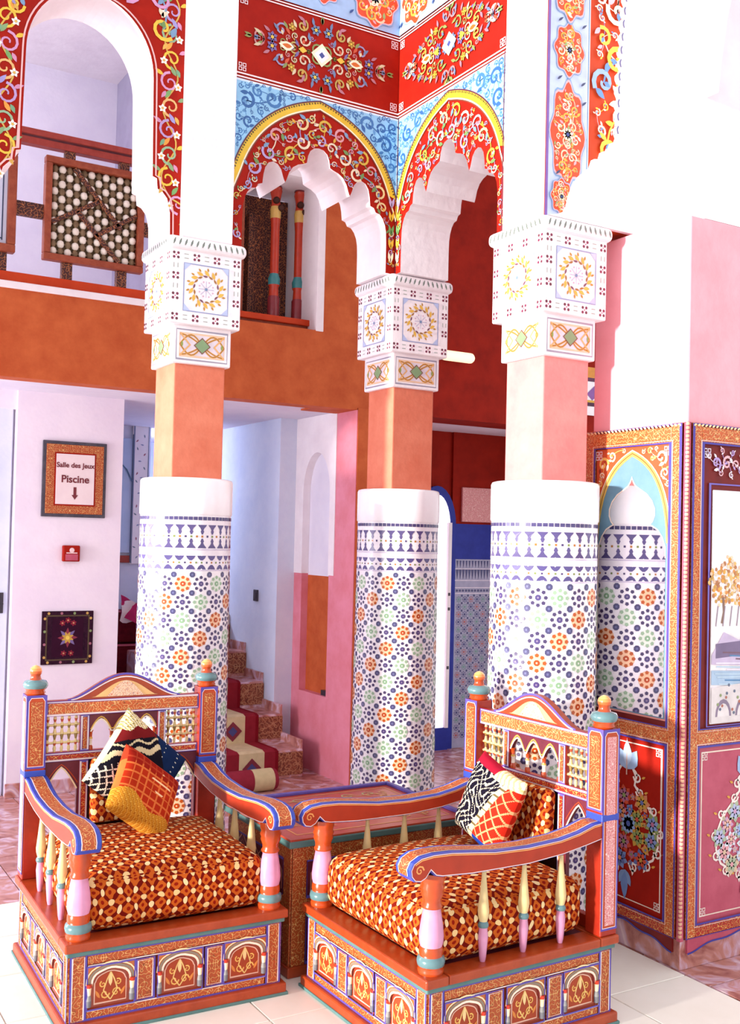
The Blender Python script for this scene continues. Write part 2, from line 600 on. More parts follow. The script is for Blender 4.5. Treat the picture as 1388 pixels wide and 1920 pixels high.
VINES = ['#dccab0', '#c9a63e', '#a992c0', '#cf8f98', '#d8c088']
LEAVES = ['#cf9c34', '#6a8a50', '#dccab0', '#9a86b4', '#7292b4', '#c47884']


def medallion(P, cx, cy, w, h, seed, leafs=None):
    """large symmetrical flower spray, four mirrored quarters"""
    rnd = random.Random(seed)
    cols = ['#7f8c4c', '#b09a50', '#bd7a7a', '#8f8ab0', '#cdbda0']
    lc = ['#7f8c4c', '#64799c', '#b07080', '#cdbd9a', '#bd9038', '#706094', '#c25030']
    h0 = P.h
    spots = []
    for r in (.028, .022, .016, .012):
        for _ in range(420):
            x = rnd.uniform(.02, w); y = rnd.uniform(.0, h)
            if x / w + (y / h) ** 1.3 > .98: continue
            if any((x - q[0]) ** 2 + (y - q[1]) ** 2 < (r * .95 + q[2] * .95) ** 2 for q in spots): continue
            spots.append((x, y, r))
    for i, (x, y, r) in enumerate(spots):
        a = rnd.uniform(0, 6.28); d = rnd.choice((-1, 1)); c = cols[i % 5]
        kind = i % 3
        for sx in (1, -1):
            for sy in (1, -1):
                P.h = h0
                if kind < 2:
                    pts = []; n = 12
                    for k in range(n + 1):
                        t = k / n; an = a + d * 7 * t; q = r * (1 - .85 * t)
                        pts.append((cx + sx * (x + q * cos(an)), cy + sy * (y + q * sin(an))))
                    P.stroke(pts, r * .26, c)
                    an = a - d * 1.7
                    lx, ly = cos(an) * sx, sin(an) * sy
                    P.leaf(cx + sx * (x + r * .9 * cos(a)), cy + sy * (y + r * .9 * sin(a)), atan2(ly, lx), r * 1.3, r * .55, lc[(i * 2) % 7])
                    P.leaf(cx + sx * x, cy + sy * y, atan2(sy * sin(a + 2), sx * cos(a + 2)), r * .8, r * .5, lc[(i * 3 + 1) % 7])
                else:
                    P.flower(cx + sx * x, cy + sy * y, r * .9, lc[(i + 3) % 7], YEL, 6, a)
    P.h = h0 + 4 * P.dh
    # pointed leaves on the outline
    for k in range(9):
        t = k / 8.0
        x, y = w * t, h * (1 - t) ** .87
        for sx in (1, -1):
            for sy in (1, -1):
                P.leaf(cx + sx * x * .95, cy + sy * y * .95, atan2(sy * (y / h + .25), sx * (x / w + .1)), .035, .015, lc[k % 4]); P.h -= P.dh
    P.up()
    for q, c in ((.05, CREAM), (.034, '#e8e4f0'), (.014, '#3a4a8c')):
        P.poly([(cx - q, cy), (cx, cy - q), (cx + q, cy), (cx, cy + q)], c)
    for sx in (1, -1):
        P.poly([(cx + sx * .07, cy), (cx + sx * .09, cy - .014), (cx + sx * .11, cy), (cx + sx * .09, cy + .014)], YEL)
        P.leaf(cx + sx * .13, cy, 0 if sx > 0 else pi, .07, .045, CREAM)
        P.leaf(cx + sx * .14, cy, 0 if sx > 0 else pi, .045, .022, '#c8641e')


def rosette_medallion(P, cx, cy, w, h, seed):
    """lobed red cartouche outlined in pink, filled with orange and cream scrolls"""
    pts = [(cx + w * (1 + .09 * cos(8 * a)) * cos(a), cy + h * (1 + .09 * cos(8 * a)) * sin(a)) for a in [2 * pi * k / 48 for k in range(48)]]
    P.poly([(cx + (x - cx) * 1.1, cy + (y - cy) * 1.1) for x, y in pts], '#7fa0c8')
    P.poly([(cx + (x - cx) * 1.05, cy + (y - cy) * 1.05) for x, y in pts], '#e9b0b8')
    P.poly(pts, '#d2461c')
    inn = lambda x, y: ((x - cx) / w) ** 2 + ((y - cy) / h) ** 2 < .95
    P.fill(inn, (cx, cx + w, cy - h, cy + h), (w * .3, w * .22, w * .15, w * .1), [CREAM, '#f0b040', '#f3c9a8'], 300, seed, ['#f0b040', CREAM, '#e8a0a8', '#8fa86a'])
    P.fill(inn, (cx - w, cx, cy - h, cy + h), (w * .3, w * .22, w * .15, w * .1), [CREAM, '#f0b040', '#f3c9a8'], 300, seed + 1, ['#f0b040', CREAM, '#e8a0a8', '#8fa86a'])
    P.flower(cx, cy, w * .34, CREAM, '#3a4a8c', 8)


def paint_bay(fr, wall, seed):
    P = Paint(fr)
    out = ogive(0); inn = ogive(.034)
    # blue spandrels
    top = 3.255
    for sg in (-1, 1):
        half = [p for p in out if p[0] * sg <= 1e-6]
        half = half if sg > 0 else list(reversed(half))
        poly = [(x, y) for x, y in (out[:len(out) // 2 + 1] if sg < 0 else list(reversed(out[len(out) // 2:])))]
        poly2 = poly + [(0, top), (sg * HALF, top)]
        P.poly(poly2, '#cfe0ee'); 
        c = (sum(p[0] for p in poly2) / len(poly2), sum(p[1] for p in poly2) / len(poly2))
        pp = [(x - sg * .006 if abs(x) > .3 else x, y) for x, y in poly2]
        P.poly([(p[0] + (c[0] - p[0]) * .035, p[1] + (c[1] - p[1]) * .06) for p in poly2], LBLUE)
        ins = inside_poly(poly2)
        P.fill(ins, (min(0, sg * HALF), max(0, sg * HALF), 2.9, top), (.038, .026, .018, .012, .008), [DBLUE, '#3d73ac'], 500, seed + sg, ['#3d73ac', DBLUE, '#5d93c4'], .2)
    # yellow archivolt with dark studs
    n = len(out)
    h = P.h
    for i in range(n - 1):
        P.h = h; P.poly([inn[i], inn[i + 1], out[i + 1], out[i]], '#d9b22e')
    P.stroke(out, .006, '#5a2a3a'); P.stroke(inn, .006, CREAM); P.stroke(ogive(.040), .004, '#7a3a2a')
    studs = ogive(.008)
    h = P.h
    for i in range(0, n, 1):
        P.h = h; P.disc(studs[i][0], studs[i][1], .005, '#5c4a20', 5)
        if i < n - 1:
            P.h = h; P.disc((studs[i][0] + studs[i + 1][0]) / 2, (studs[i][1] + studs[i + 1][1]) / 2, .004, '#5c4a20', 5)
    P.up()
    # scrolls in the red field between archivolt and lobed edge
    prof = half_to_full(LOBED)
    a_in = ogive(.046)
    ina, inl = inside_poly(a_in + [(HALF, 2.3), (-HALF, 2.3)]), inside_poly(prof + [(.338, 2.3), (-.338, 2.3)])
    ins = lambda x, y: ina(x, y) and not inl(x, y) and abs(x) < HALF - .003 and y > ZCAP + .01
    P.fill(ins, (-HALF, HALF, 2.6, 3.25), (.034, .027, .02, .014, .010, .007), VINES, 700, seed + 7, LEAVES, .17)
    # white double line, red frieze with spray and corner knots
    for z in (3.262, 3.276): P.stroke([(-HALF, z), (HALF, z)], .006, '#f3dfe0')
    for z in (3.60, 3.612): P.stroke([(-HALF, z), (HALF, z)], .005, '#f3dfe0')
    for sx in (-1, 1):
        for z in (3.302, 3.574):
            P.knot(sx * (HALF - .028), z, .018, '#f0dce0')
    medallion(P, 0, 3.438, .335, .135, seed + 20)
    # blue frieze with red cartouches
    P.rect(-HALF, HALF, 3.62, 4.2, '#9cb8dc')
    for k in range(3):
        rosette_medallion(P, (-1 + k) * .25, 3.75, .105 if k != 1 else .075, .115 if k != 1 else .085, seed + 30 + k)
    for k in range(4):
        P.leaf(-.37 + k * .247, 3.65, .8, .03, .012, '#2e4a86')
    P.stroke([(HALF - .004, ZCAP), (HALF - .004, 3.26)], .006, '#5f2a3a')
    return P.build('painted_ornament', wall, label='painted scrolls, blue spandrels and flower spray on red')


wl = bay_wall('wall_arcade_left', bay_frame_left, -.491, .64, half_to_full(LOBED))
paint_bay(bay_frame_left, wl, 11)
wr = bay_wall('wall_arcade_right', bay_frame_right, -HALF + .001, .491, half_to_full(LOBED))
paint_bay(bay_frame_right, wr, 57)
# slim ornament where the two walls meet above the corner column
for fr, sg in ((bay_frame_left, 1), (bay_frame_right, -1)):
    P = Paint(fr, .004)
    x = sg * .361
    for z, c in ((2.62, CREAM), (2.68, YEL), (2.74, GRN), (2.80, YEL), (2.86, LILAC)):
        P.leaf(x, z, pi / 2 + .25, .05, .016, c); P.h -= P.dh
        P.leaf(x, z, pi / 2 - .25, .05, .016, c); P.h -= P.dh
    P.build('painted_stem', wl if sg > 0 else wr)

# outer bay on the left: plain round arch with stepped springers
def outer_left(s_, t, h=0): return Vector((1.065 + s_, WY - h, t))
ROUND = [(.238 * sin(a), 3.16 + .27 * cos(a)) for a in [pi / 2 * k / 14 for k in range(15)]]
ROUND += [(.242, 2.95), (.245, 2.79), (.262, 2.785), (.266, 2.745), (.285, 2.738), (.305, 2.715), (.312, 2.69), (.318, 2.66), (.32, ZCAP)]
wo = bay_wall('wall_arcade_outer_left', outer_left, -.665, .4675, half_to_full(ROUND))
P = Paint(outer_left)
prof = half_to_full(ROUND); inl = inside_poly(prof + [(.32, 2.3), (-.32, 2.3)])
inx = inside_poly([(x * 1.07, 3.1 + (y - 3.1) * 1.07) for x, y in prof] + [(.35, 2.3), (-.35, 2.3)])
ins = lambda x, y: not inx(x, y) and -.55 < x < .35 and 2.6 < y < 3.9
# climbing vine on both sides
for sg in (1, -1):
    stem = []
    for k in range(60):
        z = 2.62 + k * .02
        base = .345 if z < 2.72 else .307
        if z > 3.2: base = .307 + 0 * (z - 3.2)
        stem.append((sg * (base + .028 * sin((z - 2.6) * 24)), z))
    P.stroke(stem, .006, '#c9a24a')
    h = P.h
    for k in range(0, 12):
        z = 2.70 + k * .093
        zz = z; bx = .345 if z < 2.72 else .307
        d = 1 if k % 2 else -1
        c = ['#c98fb8', '#e0b83c', '#8fae8a', '#b08fc0', '#d9a86a'][k % 5]
        P.h = h; P.spiral(sg * (bx - d * .004), z, .040, pi / 2 * d, 1.3, sg * d, .009, c)
        P.h = h + P.dh; P.leaf(sg * (bx - d * .03), z + .025, pi / 2 + 1.1 * d * sg, .04, .018, ['#c884a8', '#7d9a6a', '#e2b43a'][k % 3])
        P.h = h + P.dh; P.leaf(sg * (bx + d * .022), z + .03, pi / 2 + .6 * d * sg, .045, .02, [GRN, '#7d9a6a', '#e2943a', '#9a8fc8'][k % 4])
        P.leaf(sg * (bx - d * .02), z - .035, -pi / 2 - .5 * d * sg, .035, .018, ['#6f9a78', '#cfa04a', '#c884a8'][k % 3])
        P.flower(sg * (bx + d * .03), z - .012, .017, '#f6efe6', '#d8a848', 5)
    P.h = h + 5 * P.dh
P.fill(ins, (-.6, .366, 3.3, 3.9), (.05, .035, .022), ['#c98fb8', '#e0b83c', '#8fae8a', CREAM], 200, 5, LEAVES)
P.stroke([(x * (1 + .012 / max(.1, abs(x))) if abs(x) > .05 else x, y + .004) for x, y in prof], .006, '#e9b0b0')
P.stroke([(.362, ZCAP), (.362, 4.2)], .007, '#e7c3c8')
P.build('painted_vine', wo, label='flowering vine with blossoms painted on red')

# plain white pilasters above the capitals of the left and right columns
struct(boxo('trim_1', 'white_plaster', XL - SH, XL + SH, WY - .02, WY + .24, ZCAP, ZTOP, None, .004))
struct(boxo('trim_2', 'white_plaster', WX - .012, 2.66, 2.882, YR + SH, ZCAP, ZTOP, None, .004))

# outer bay on the right: painted strip and spandrel turning towards the pillar
def outer_right(s_, t, h=0): return Vector((s_, 2.88 - h, t))
wq = struct(boxo('wall_arcade_outer_right', 'orange_paint', 2.398, 3.3, 2.88, 3.0, 2.58, ZTOP))
P = Paint(outer_right)
P.rect(2.398, 2.592, 2.575, 4.2, '#b9c9ea')
P.rect(2.398, 2.41, 2.575, 4.2, '#7d5aa8')
P.rect(2.584, 2.596, 2.575, 4.2, '#e9eef6'); P.rect(2.587, 2.592, 2.575, 4.2, '#5f86b4')
rosette_medallion(P, 2.497, 2.885, .074, .175, 81)
rosette_medallion(P, 2.497, 3.19, .064, .088, 83)
rosette_medallion(P, 2.497, 3.43, .074, .125, 85)
rosette_medallion(P, 2.47, 2.655, .045, .06, 87)
for k, (x, z) in enumerate(((2.44, 3.07), (2.55, 3.07), (2.44, 3.28), (2.55, 3.28), (2.44, 2.73), (2.555, 3.0))):
    P.leaf(x, z, .7, .03, .010, '#3a4468')
ins = lambda x, y: 2.602 < x < 2.80 and 2.8 < y < 4.1
P.fill(ins, (2.6, 2.8, 2.85, 3.8), (.055, .04, .025, .016), [CREAM, '#f2c440', '#f0d9c8', '#8fb0d8'], 260, 91, ['#f2c440', CREAM, '#5d8fd0', '#e9b0b8', '#f0d9c8'], .2)
P.build('painted_cartouches', wq, label='pale blue strip of red cartouches beside orange scrollwork')
# white scalloped springer in front of it
edge = [(2.40, 2.575), (2.44, 2.585), (2.475, 2.60), (2.49, 2.625), (2.497, 2.66), (2.515, 2.70), (2.545, 2.74), (2.575, 2.765), (2.598, 2.785),
        (2.61, 2.815), (2.64, 2.82), (2.65, 2.85), (2.675, 2.86), (2.69, 2.89), (2.715, 2.90)]
z = 2.92
k = 0
while z < ZTOP - .05:
    xx = 2.728 + .02 * (z - 2.92) + .10 * max(0, z - 3.1) ** 1.4
    edge += [(xx - .004, z), (xx - .014, z + .016), (xx - .014, z + .032), (xx - .002, z + .045)]
    z += .05
edge += [(edge[-1][0] + .02, ZTOP)]
poly = edge + [(3.3, ZTOP), (3.3, 2.575)]
mb = MB(); mb.prism(list(reversed(poly)), lambda a, b_, h: outer_right(a, b_, h), .0005, .02)
sp = struct(mb.build('wall_springer_right', 'white_plaster'))
P = Paint(outer_right, .0215)
for i in range(15, len(edge) - 5, 4):
    a_, b2 = edge[i + 1], edge[i + 2]
    P.stroke([(a_[0] + .008, a_[1] - .006), (a_[0] + .004, a_[1] + .006), (b2[0] + .004, b2[1] - .002), (b2[0] + .008, b2[1] + .008)], .006, '#5a5a8a')
P.build('painted_scallops', sp)

# ------------------------------------------------------------------ columns
def capital_block(half_w, z0, z1):
    mb = MB(); mb.box(-half_w, half_w, -half_w, half_w, z0, z1); return mb


def cap_face_upper(h_w, z0, z1):
    fr = lambda s_, t, h=0: Vector((s_, -h_w - h, t))
    P = Paint(fr, .001)
    w = h_w; zc = (z0 + z1) / 2; hz = (z1 - z0) / 2
    bx, bz = w - .022, hz - .026
    P.h += .0002
    for (sx, sz, n, horiz) in ((0, 1, 4, True), (0, -1, 4, True), (1, 0, 4, False), (-1, 0, 4, False)):
        for k in range(n):
            t = -1 + 2 * k / (n - 1)
            cx, cz = (t * bx, zc + sz * bz) if horiz else (sx * bx, zc + t * bz)
            if not horiz and abs(t) == 1: continue
            for a in (1, -1):
                for b_ in (1, -1):
                    P.disc(cx + a * .0085, cz + b_ * .0085, .0058, '#7a2a4a' if a * b_ > 0 else '#6a3040', 6); P.h -= P.dh
            P.disc(cx, cz, .003, '#c84a6a', 5); P.h -= P.dh
            if k < n - 1:
                t2 = t + 1 / (n - 1)
                cx, cz = (t2 * bx, zc + sz * bz) if horiz else (sx * bx, zc + t2 * bz)
                for q in (-.008, .008):
                    if horiz: P.rect(cx - .009, cx + .009, cz + q - .0015, cz + q + .0015, '#a0a8a0')
                    else: P.rect(cx + q - .0015, cx + q + .0015, cz - .009, cz + .009, '#a0a8a0')
                    P.h -= P.dh
    P.up()
    q = .092
    P.rline(-q, q, zc - q, zc + q, .004, '#8f9ac0')
    for sx in (-1, 1):
        for sz in (-1, 1):
            P.poly([(sx * q, zc + sz * q), (sx * q * .7, zc + sz * q * .98), (sx * q * .98, zc + sz * q * .7)], '#b4c0e4')
    for k in range(14):
        a = 2 * pi * k / 14
        P.leaf(.055 * cos(a), zc + .055 * sin(a), a + 1.0, .03, .016, '#e2b24a'); P.h -= P.dh
    P.up()
    for k in range(14):
        a = 2 * pi * k / 14 + .1
        P.leaf(.05 * cos(a), zc + .05 * sin(a), a + 1.6, .022, .009, '#a06a2c' if k % 3 else '#7a4a5a'); P.h -= P.dh
        P.leaf(.07 * cos(a), zc + .07 * sin(a), a + .4, .016, .009, '#b8862e'); P.h -= P.dh
    P.up()
    for k in range(8):
        a = pi / 4 * k
        P.stroke([(0, zc), (.032 * cos(a), zc + .032 * sin(a))], .002, '#a9a3c4'); P.h -= P.dh
        P.disc(.03 * cos(a + .39), zc + .03 * sin(a + .39), .0035, '#c9a0b8', 5); P.h -= P.dh
    P.up(); P.disc(0, zc, .006, '#6f86a8', 8)
    return P


def cap_face_lower(h_w, z0, z1):
    fr = lambda s_, t, h=0: Vector((s_, -h_w - h, t))
    P = Paint(fr, .001)
    zc = (z0 + z1) / 2
    w, hh = h_w - .016, (z1 - z0) / 2 - .016
    P.rline(-w, w, zc - hh, zc + hh, .004, '#9a96a8')
    w -= .014; hh -= .014
    P.rect(-w, w, zc - hh, zc + hh, '#dccfd8')
    P.rline(-w, w, zc - hh, zc + hh, .005, '#e6c0a0')
    for ph in (0, 1):
        for sg in (1, -1):
            pts = [(-w + 2 * w * t, zc + sg * hh * .9 * cos(pi * t * (1 if ph == 0 else 2) + (0 if ph == 0 else pi / 2))) for t in [k / 16 for k in range(17)]]
            P.stroke(pts, .007, '#e0a24a'); P.stroke(pts, .0025, '#8a5a34')
    for sx in (-1, 1):
        P.stroke([(sx * w, zc - hh), (sx * w * .55, zc), (sx * w, zc + hh)], .006, '#e0a86a')
        P.leaf(sx * w * .9, zc - .01, pi / 2, .025, .010, '#8a9a4a')
    q = .03
    P.poly([(-q - .005, zc), (0, zc - q - .003), (q + .005, zc), (0, zc + q + .003)], '#7a4a3a')
    P.poly([(-q, zc), (0, zc - q + .002), (q, zc), (0, zc + q - .002)], '#7f9a70')
    return P


def radius_at(R, z): return R * (1 + .05 * max(0, (1.3 - z)) / 1.3)


NCOL = 16
ROWS = 18
ROSE = {}


def bent(R):
    """patch frame: s = arc length around the column facing -Y, t = height, h = out"""
    return lambda s_, t, h=0: Vector(((R + h) * sin(s_ / R), -(R + h) * cos(s_ / R), t))


def rosette_mesh(R, p, kind, parent):
    P = Paint(bent(R), .0010, .0006)
    ground = {'orange': '#f0c09a', 'green': '#dbe3d6', 'dark': '#e2d8e2'}[kind]
    petal = {'orange': '#b4521c', 'green': '#94b092', 'dark': '#463a62'}[kind]
    centre = {'orange': '#b4420f', 'green': '#86ac86', 'dark': '#4c4076'}[kind]
    q = p * .5
    if kind != 'dark':
        P.fan(0, 0, q * .84, ground, 16)
    for k in range(8):
        a = pi / 4 * k
        x, y = q * .70 * cos(a), q * .70 * sin(a)
        P.poly([(x + q * .205 * cos(a + 2 * pi * j / 5), y + q * .205 * sin(a + 2 * pi * j / 5)) for j in range(5)], petal); P.h -= P.dh
    P.up()
    P.disc(0, 0, q * .29, centre, 8, None, .39)
    P.disc(0, 0, q * .10, '#8a7a9a' if kind == 'dark' else ground, 6)
    return P.build('rosette_tile', parent, 'tile_glaze')


def column(name, x, y, R, label, pr):
    root = empty(name, (x, y, 0))
    tag(root, label, 'column', 'zellige columns of the arcade')
    ztile = 1.502
    # drum
    mb = MB(); seg = 64
    prof = [(radius_at(R, z), z) for z in (0, .3, .6, .9, 1.2, 1.5)]
    mb.lathe(prof, seg=seg)
    drum = mb.build('drum', 'grout', root)
    mb = MB(); mb.lathe([(R + .001, 1.5), (R + .004, 1.505), (R + .004, 1.632), (R, 1.641), (R - .01, 1.644)], seg=seg)
    mb.build('white_collar', 'white_gloss', root)
    # frieze of toothed bands
    def ring(nm, zc, n, mesh_fn, off=0):
        first = None
        for k in range(n):
            if first is None: first = o = mesh_fn()
            else: o = first.copy(); COL.objects.link(o)
            o.location = (0, 0, zc); o.rotation_euler = (0, 0, 2 * pi * (k + off) / n)
    N1 = 26
    w1 = 2 * pi * R / N1
    blues = ['#5a4f86', '#50487c']
    def tooth(up):
        P = Paint(bent(R), .0012); sg = 1 if up else -1
        P.poly([(-w1 * .42, 0), (w1 * .42, 0), (w1 * .34, sg * .006), (w1 * .18, sg * .013), (w1 * .10, sg * .021), (w1 * .17, sg * .026), (w1 * .06, sg * .037), (-w1 * .06, sg * .037), (-w1 * .17, sg * .026), (-w1 * .10, sg * .021), (-w1 * .18, sg * .013), (-w1 * .34, sg * .006)][::(1 if up else -1)], '#554a7c')
        return P.build('tooth_tile', drum, 'tile_glaze')
    def tri(up):
        P = Paint(bent(R), .0012); sg = 1 if up else -1
        w = w1 * .84
        P.poly([(-w * .5, 0), (w * .5, 0), (w * .36, sg * .010), (w * .12, sg * .018), (-w * .12, sg * .018), (-w * .36, sg * .010)][::(1 if up else -1)], '#544a80')
        return P.build('step_tile', drum, 'tile_glaze')
    ring('tooth', 1.462, N1, lambda: tooth(False)); ring('tooth', 1.372, N1, lambda: tooth(True))
    ring('step', 1.343, N1, lambda: tri(False)); ring('step', 1.290, N1, lambda: tri(True))
    P = Paint(bent(R), .0013)
    for k in range(60):
        a = 2 * pi * R * (k + .5) / 60; w = 2 * pi * R / 60
        P.rect(a - w * .42, a + w * .42, 1.480, 1.493, '#4a4270'); P.h -= P.dh
    for k in range(52):
        a = 2 * pi * R * k / 52
        P.rect(a - .004, a + .004, 1.413, 1.421, ['#b0702a', '#4a3a6a', '#7a8a4a'][k % 3]); P.h -= P.dh
        P.rect(a - .0035, a + .0035, 1.313, 1.320, ['#7a8a4a', '#4a3a6a', '#b0702a'][k % 3]); P.h -= P.dh
    seg_ = 64
    for z_, hh in ((1.3665, .002), (1.2865, .002)):
        for k in range(seg_):
            a0, a1 = 2 * pi * R * k / seg_, 2 * pi * R * (k + 1) / seg_
            P.rect(a0, a1, z_ - hh, z_ + hh, '#c9bcd4'); P.h -= P.dh
    o = P.build('small_frieze_tiles', drum, 'tile_glaze'); o['kind'] = 'stuff'
    # field of rosettes
    p = 2 * pi * R / NCOL
    protos = {}
    ztop = 1.27
    rows = int(ztop / p) + 1
    for r in range(rows):
        z_ = ztop - p * (r + .5)
        if z_ < p * .45: break
        k_ = radius_at(R, z_) / R
        for c in range(NCOL):
            q = (r + c + pr) % 4
            kind = 'orange' if q == 3 else 'green' if q == 1 else 'dark'
            if kind not in protos: protos[kind] = o = rosette_mesh(R, p, kind, drum)
            else: o = protos[kind].copy(); COL.objects.link(o)
            o.location = (0, 0, z_); o.scale = (k_, k_, 1)
            o.rotation_euler = (0, 0, 2 * pi * c / NCOL)
            if 'corner' not in protos:
                P = Paint(bent(R), .0012, .0006)
                P.disc(0, 0, p * .165, '#4a4870', 8, None, .39); P.disc(0, 0, p * .06, '#6a6a98', 6)
                protos['corner'] = o = P.build('octagon_tile', drum, 'tile_glaze')
            else: o = protos['corner'].copy(); COL.objects.link(o)
            o.location = (0, 0, z_ + p * .5); o.scale = (k_, k_, 1)
            o.rotation_euler = (0, 0, 2 * pi * (c + .5) / NCOL)
    # square shaft, capital
    mb = MB(); mb.box(-SH, SH, -SH, SH, 1.63, 2.095); mb.build('square_shaft', 'pink_tadelakt' if pr == 2 else 'shaft', root, .006, 3)
    mb = capital_block(.122, 2.088, 2.24); lo = mb.build('capital_neck', 'white_plaster', root, .006, 3)
    mb = capital_block(.148, 2.236, 2.53); hi = mb.build('capital_block', 'white_plaster', root, .006, 3)
    mb = MB(); mb.box(-.166, .166, -.166, .166, 2.522, 2.574)
    rp = mb.build('rope_moulding', 'white_plaster', root, .022, 4)
    pu = cap_face_upper(.148, 2.236, 2.525).build('painted_panel', hi)
    pl = cap_face_lower(.122, 2.088, 2.236).build('painted_panel', lo)
    P = Paint(lambda s_, t, h=0: Vector((s_, -.166 - h, t)), .0006)
    for k in range(13):
        xx = -.14 + k * .0235; d = .004 if k < 7 else -.004
        P.stroke([(xx - d, 2.536), (xx, 2.548), (xx + d, 2.560)], [.003, .008, .003], '#6f7a72')
    rr = P.build('rope_strokes', rp)
    for src in (pu, pl, rr):
        for k in (1, 2, 3):
            o = src.copy(); COL.objects.link(o); o.rotation_euler = (0, 0, k * pi / 2)
    return root


plaster('shaft', '#dc8064', '#cf6c50', 7, .65, .1, .35)
column('zellige_column', XL, YC, .179, 'tiled column behind the left armchair, below the white pilaster', 0)
column('zellige_column', XC, YC, .180, 'farthest tiled column, in the inner corner of the two arcades', 1)
column('zellige_column', XC, YR, .193, 'widest tiled column, nearest the tall mirror, behind the right armchair', 2)
# ------------------------------------------------------------------ pillar with painted cladding on the right
PX, PY = 2.76, 2.54
pil = struct(boxo('wall_right', 'pillar_pink', PX, 3.5, PY, 3.005, 0, 2.558, None, .006))
struct(boxo('wall_right_upper', 'white_plaster', 2.83, 3.5, PY + .002, 3.005, 2.558, ZTOP))
# rounded hollow of the next arch on the upper pillar
mb = MB()
poly = [(2.83, 2.98), (2.845, 3.1), (2.87, 3.25), (2.91, 3.4), (2.98, 3.58), (3.1, 3.78), (3.3, 3.95), (3.3, ZTOP), (2.83, ZTOP)]
mb.prism(poly, lambda a, b_, h: Vector((a, PY - h, b_)), -.002, .05)
struct(mb.build('trim_3', 'white_plaster'))

clad = empty('painted_cladding', (PX, PY, 0))
tag(clad, 'painted wooden cladding with arched mirror around the foot of the right pillar', 'cladding')
# left face: local s runs away from the corner (towards +Y), facing -X
def CL(s_, t, h=0): return Vector((-.004 - h, s_, t))
# front face: s towards +X, facing -Y
def CF(s_, t, h=0): return Vector((s_, -.004 - h, t))


def strip(name, fr, x0, x1, y0, y1, h0, h1, mat, parent=clad, bevel=.003):
    mb = MB(); mb.prism([(x0, y0), (x1, y0), (x1, y1), (x0, y1)], fr, h0, h1)
    return mb.build(name, mat, parent, bevel)


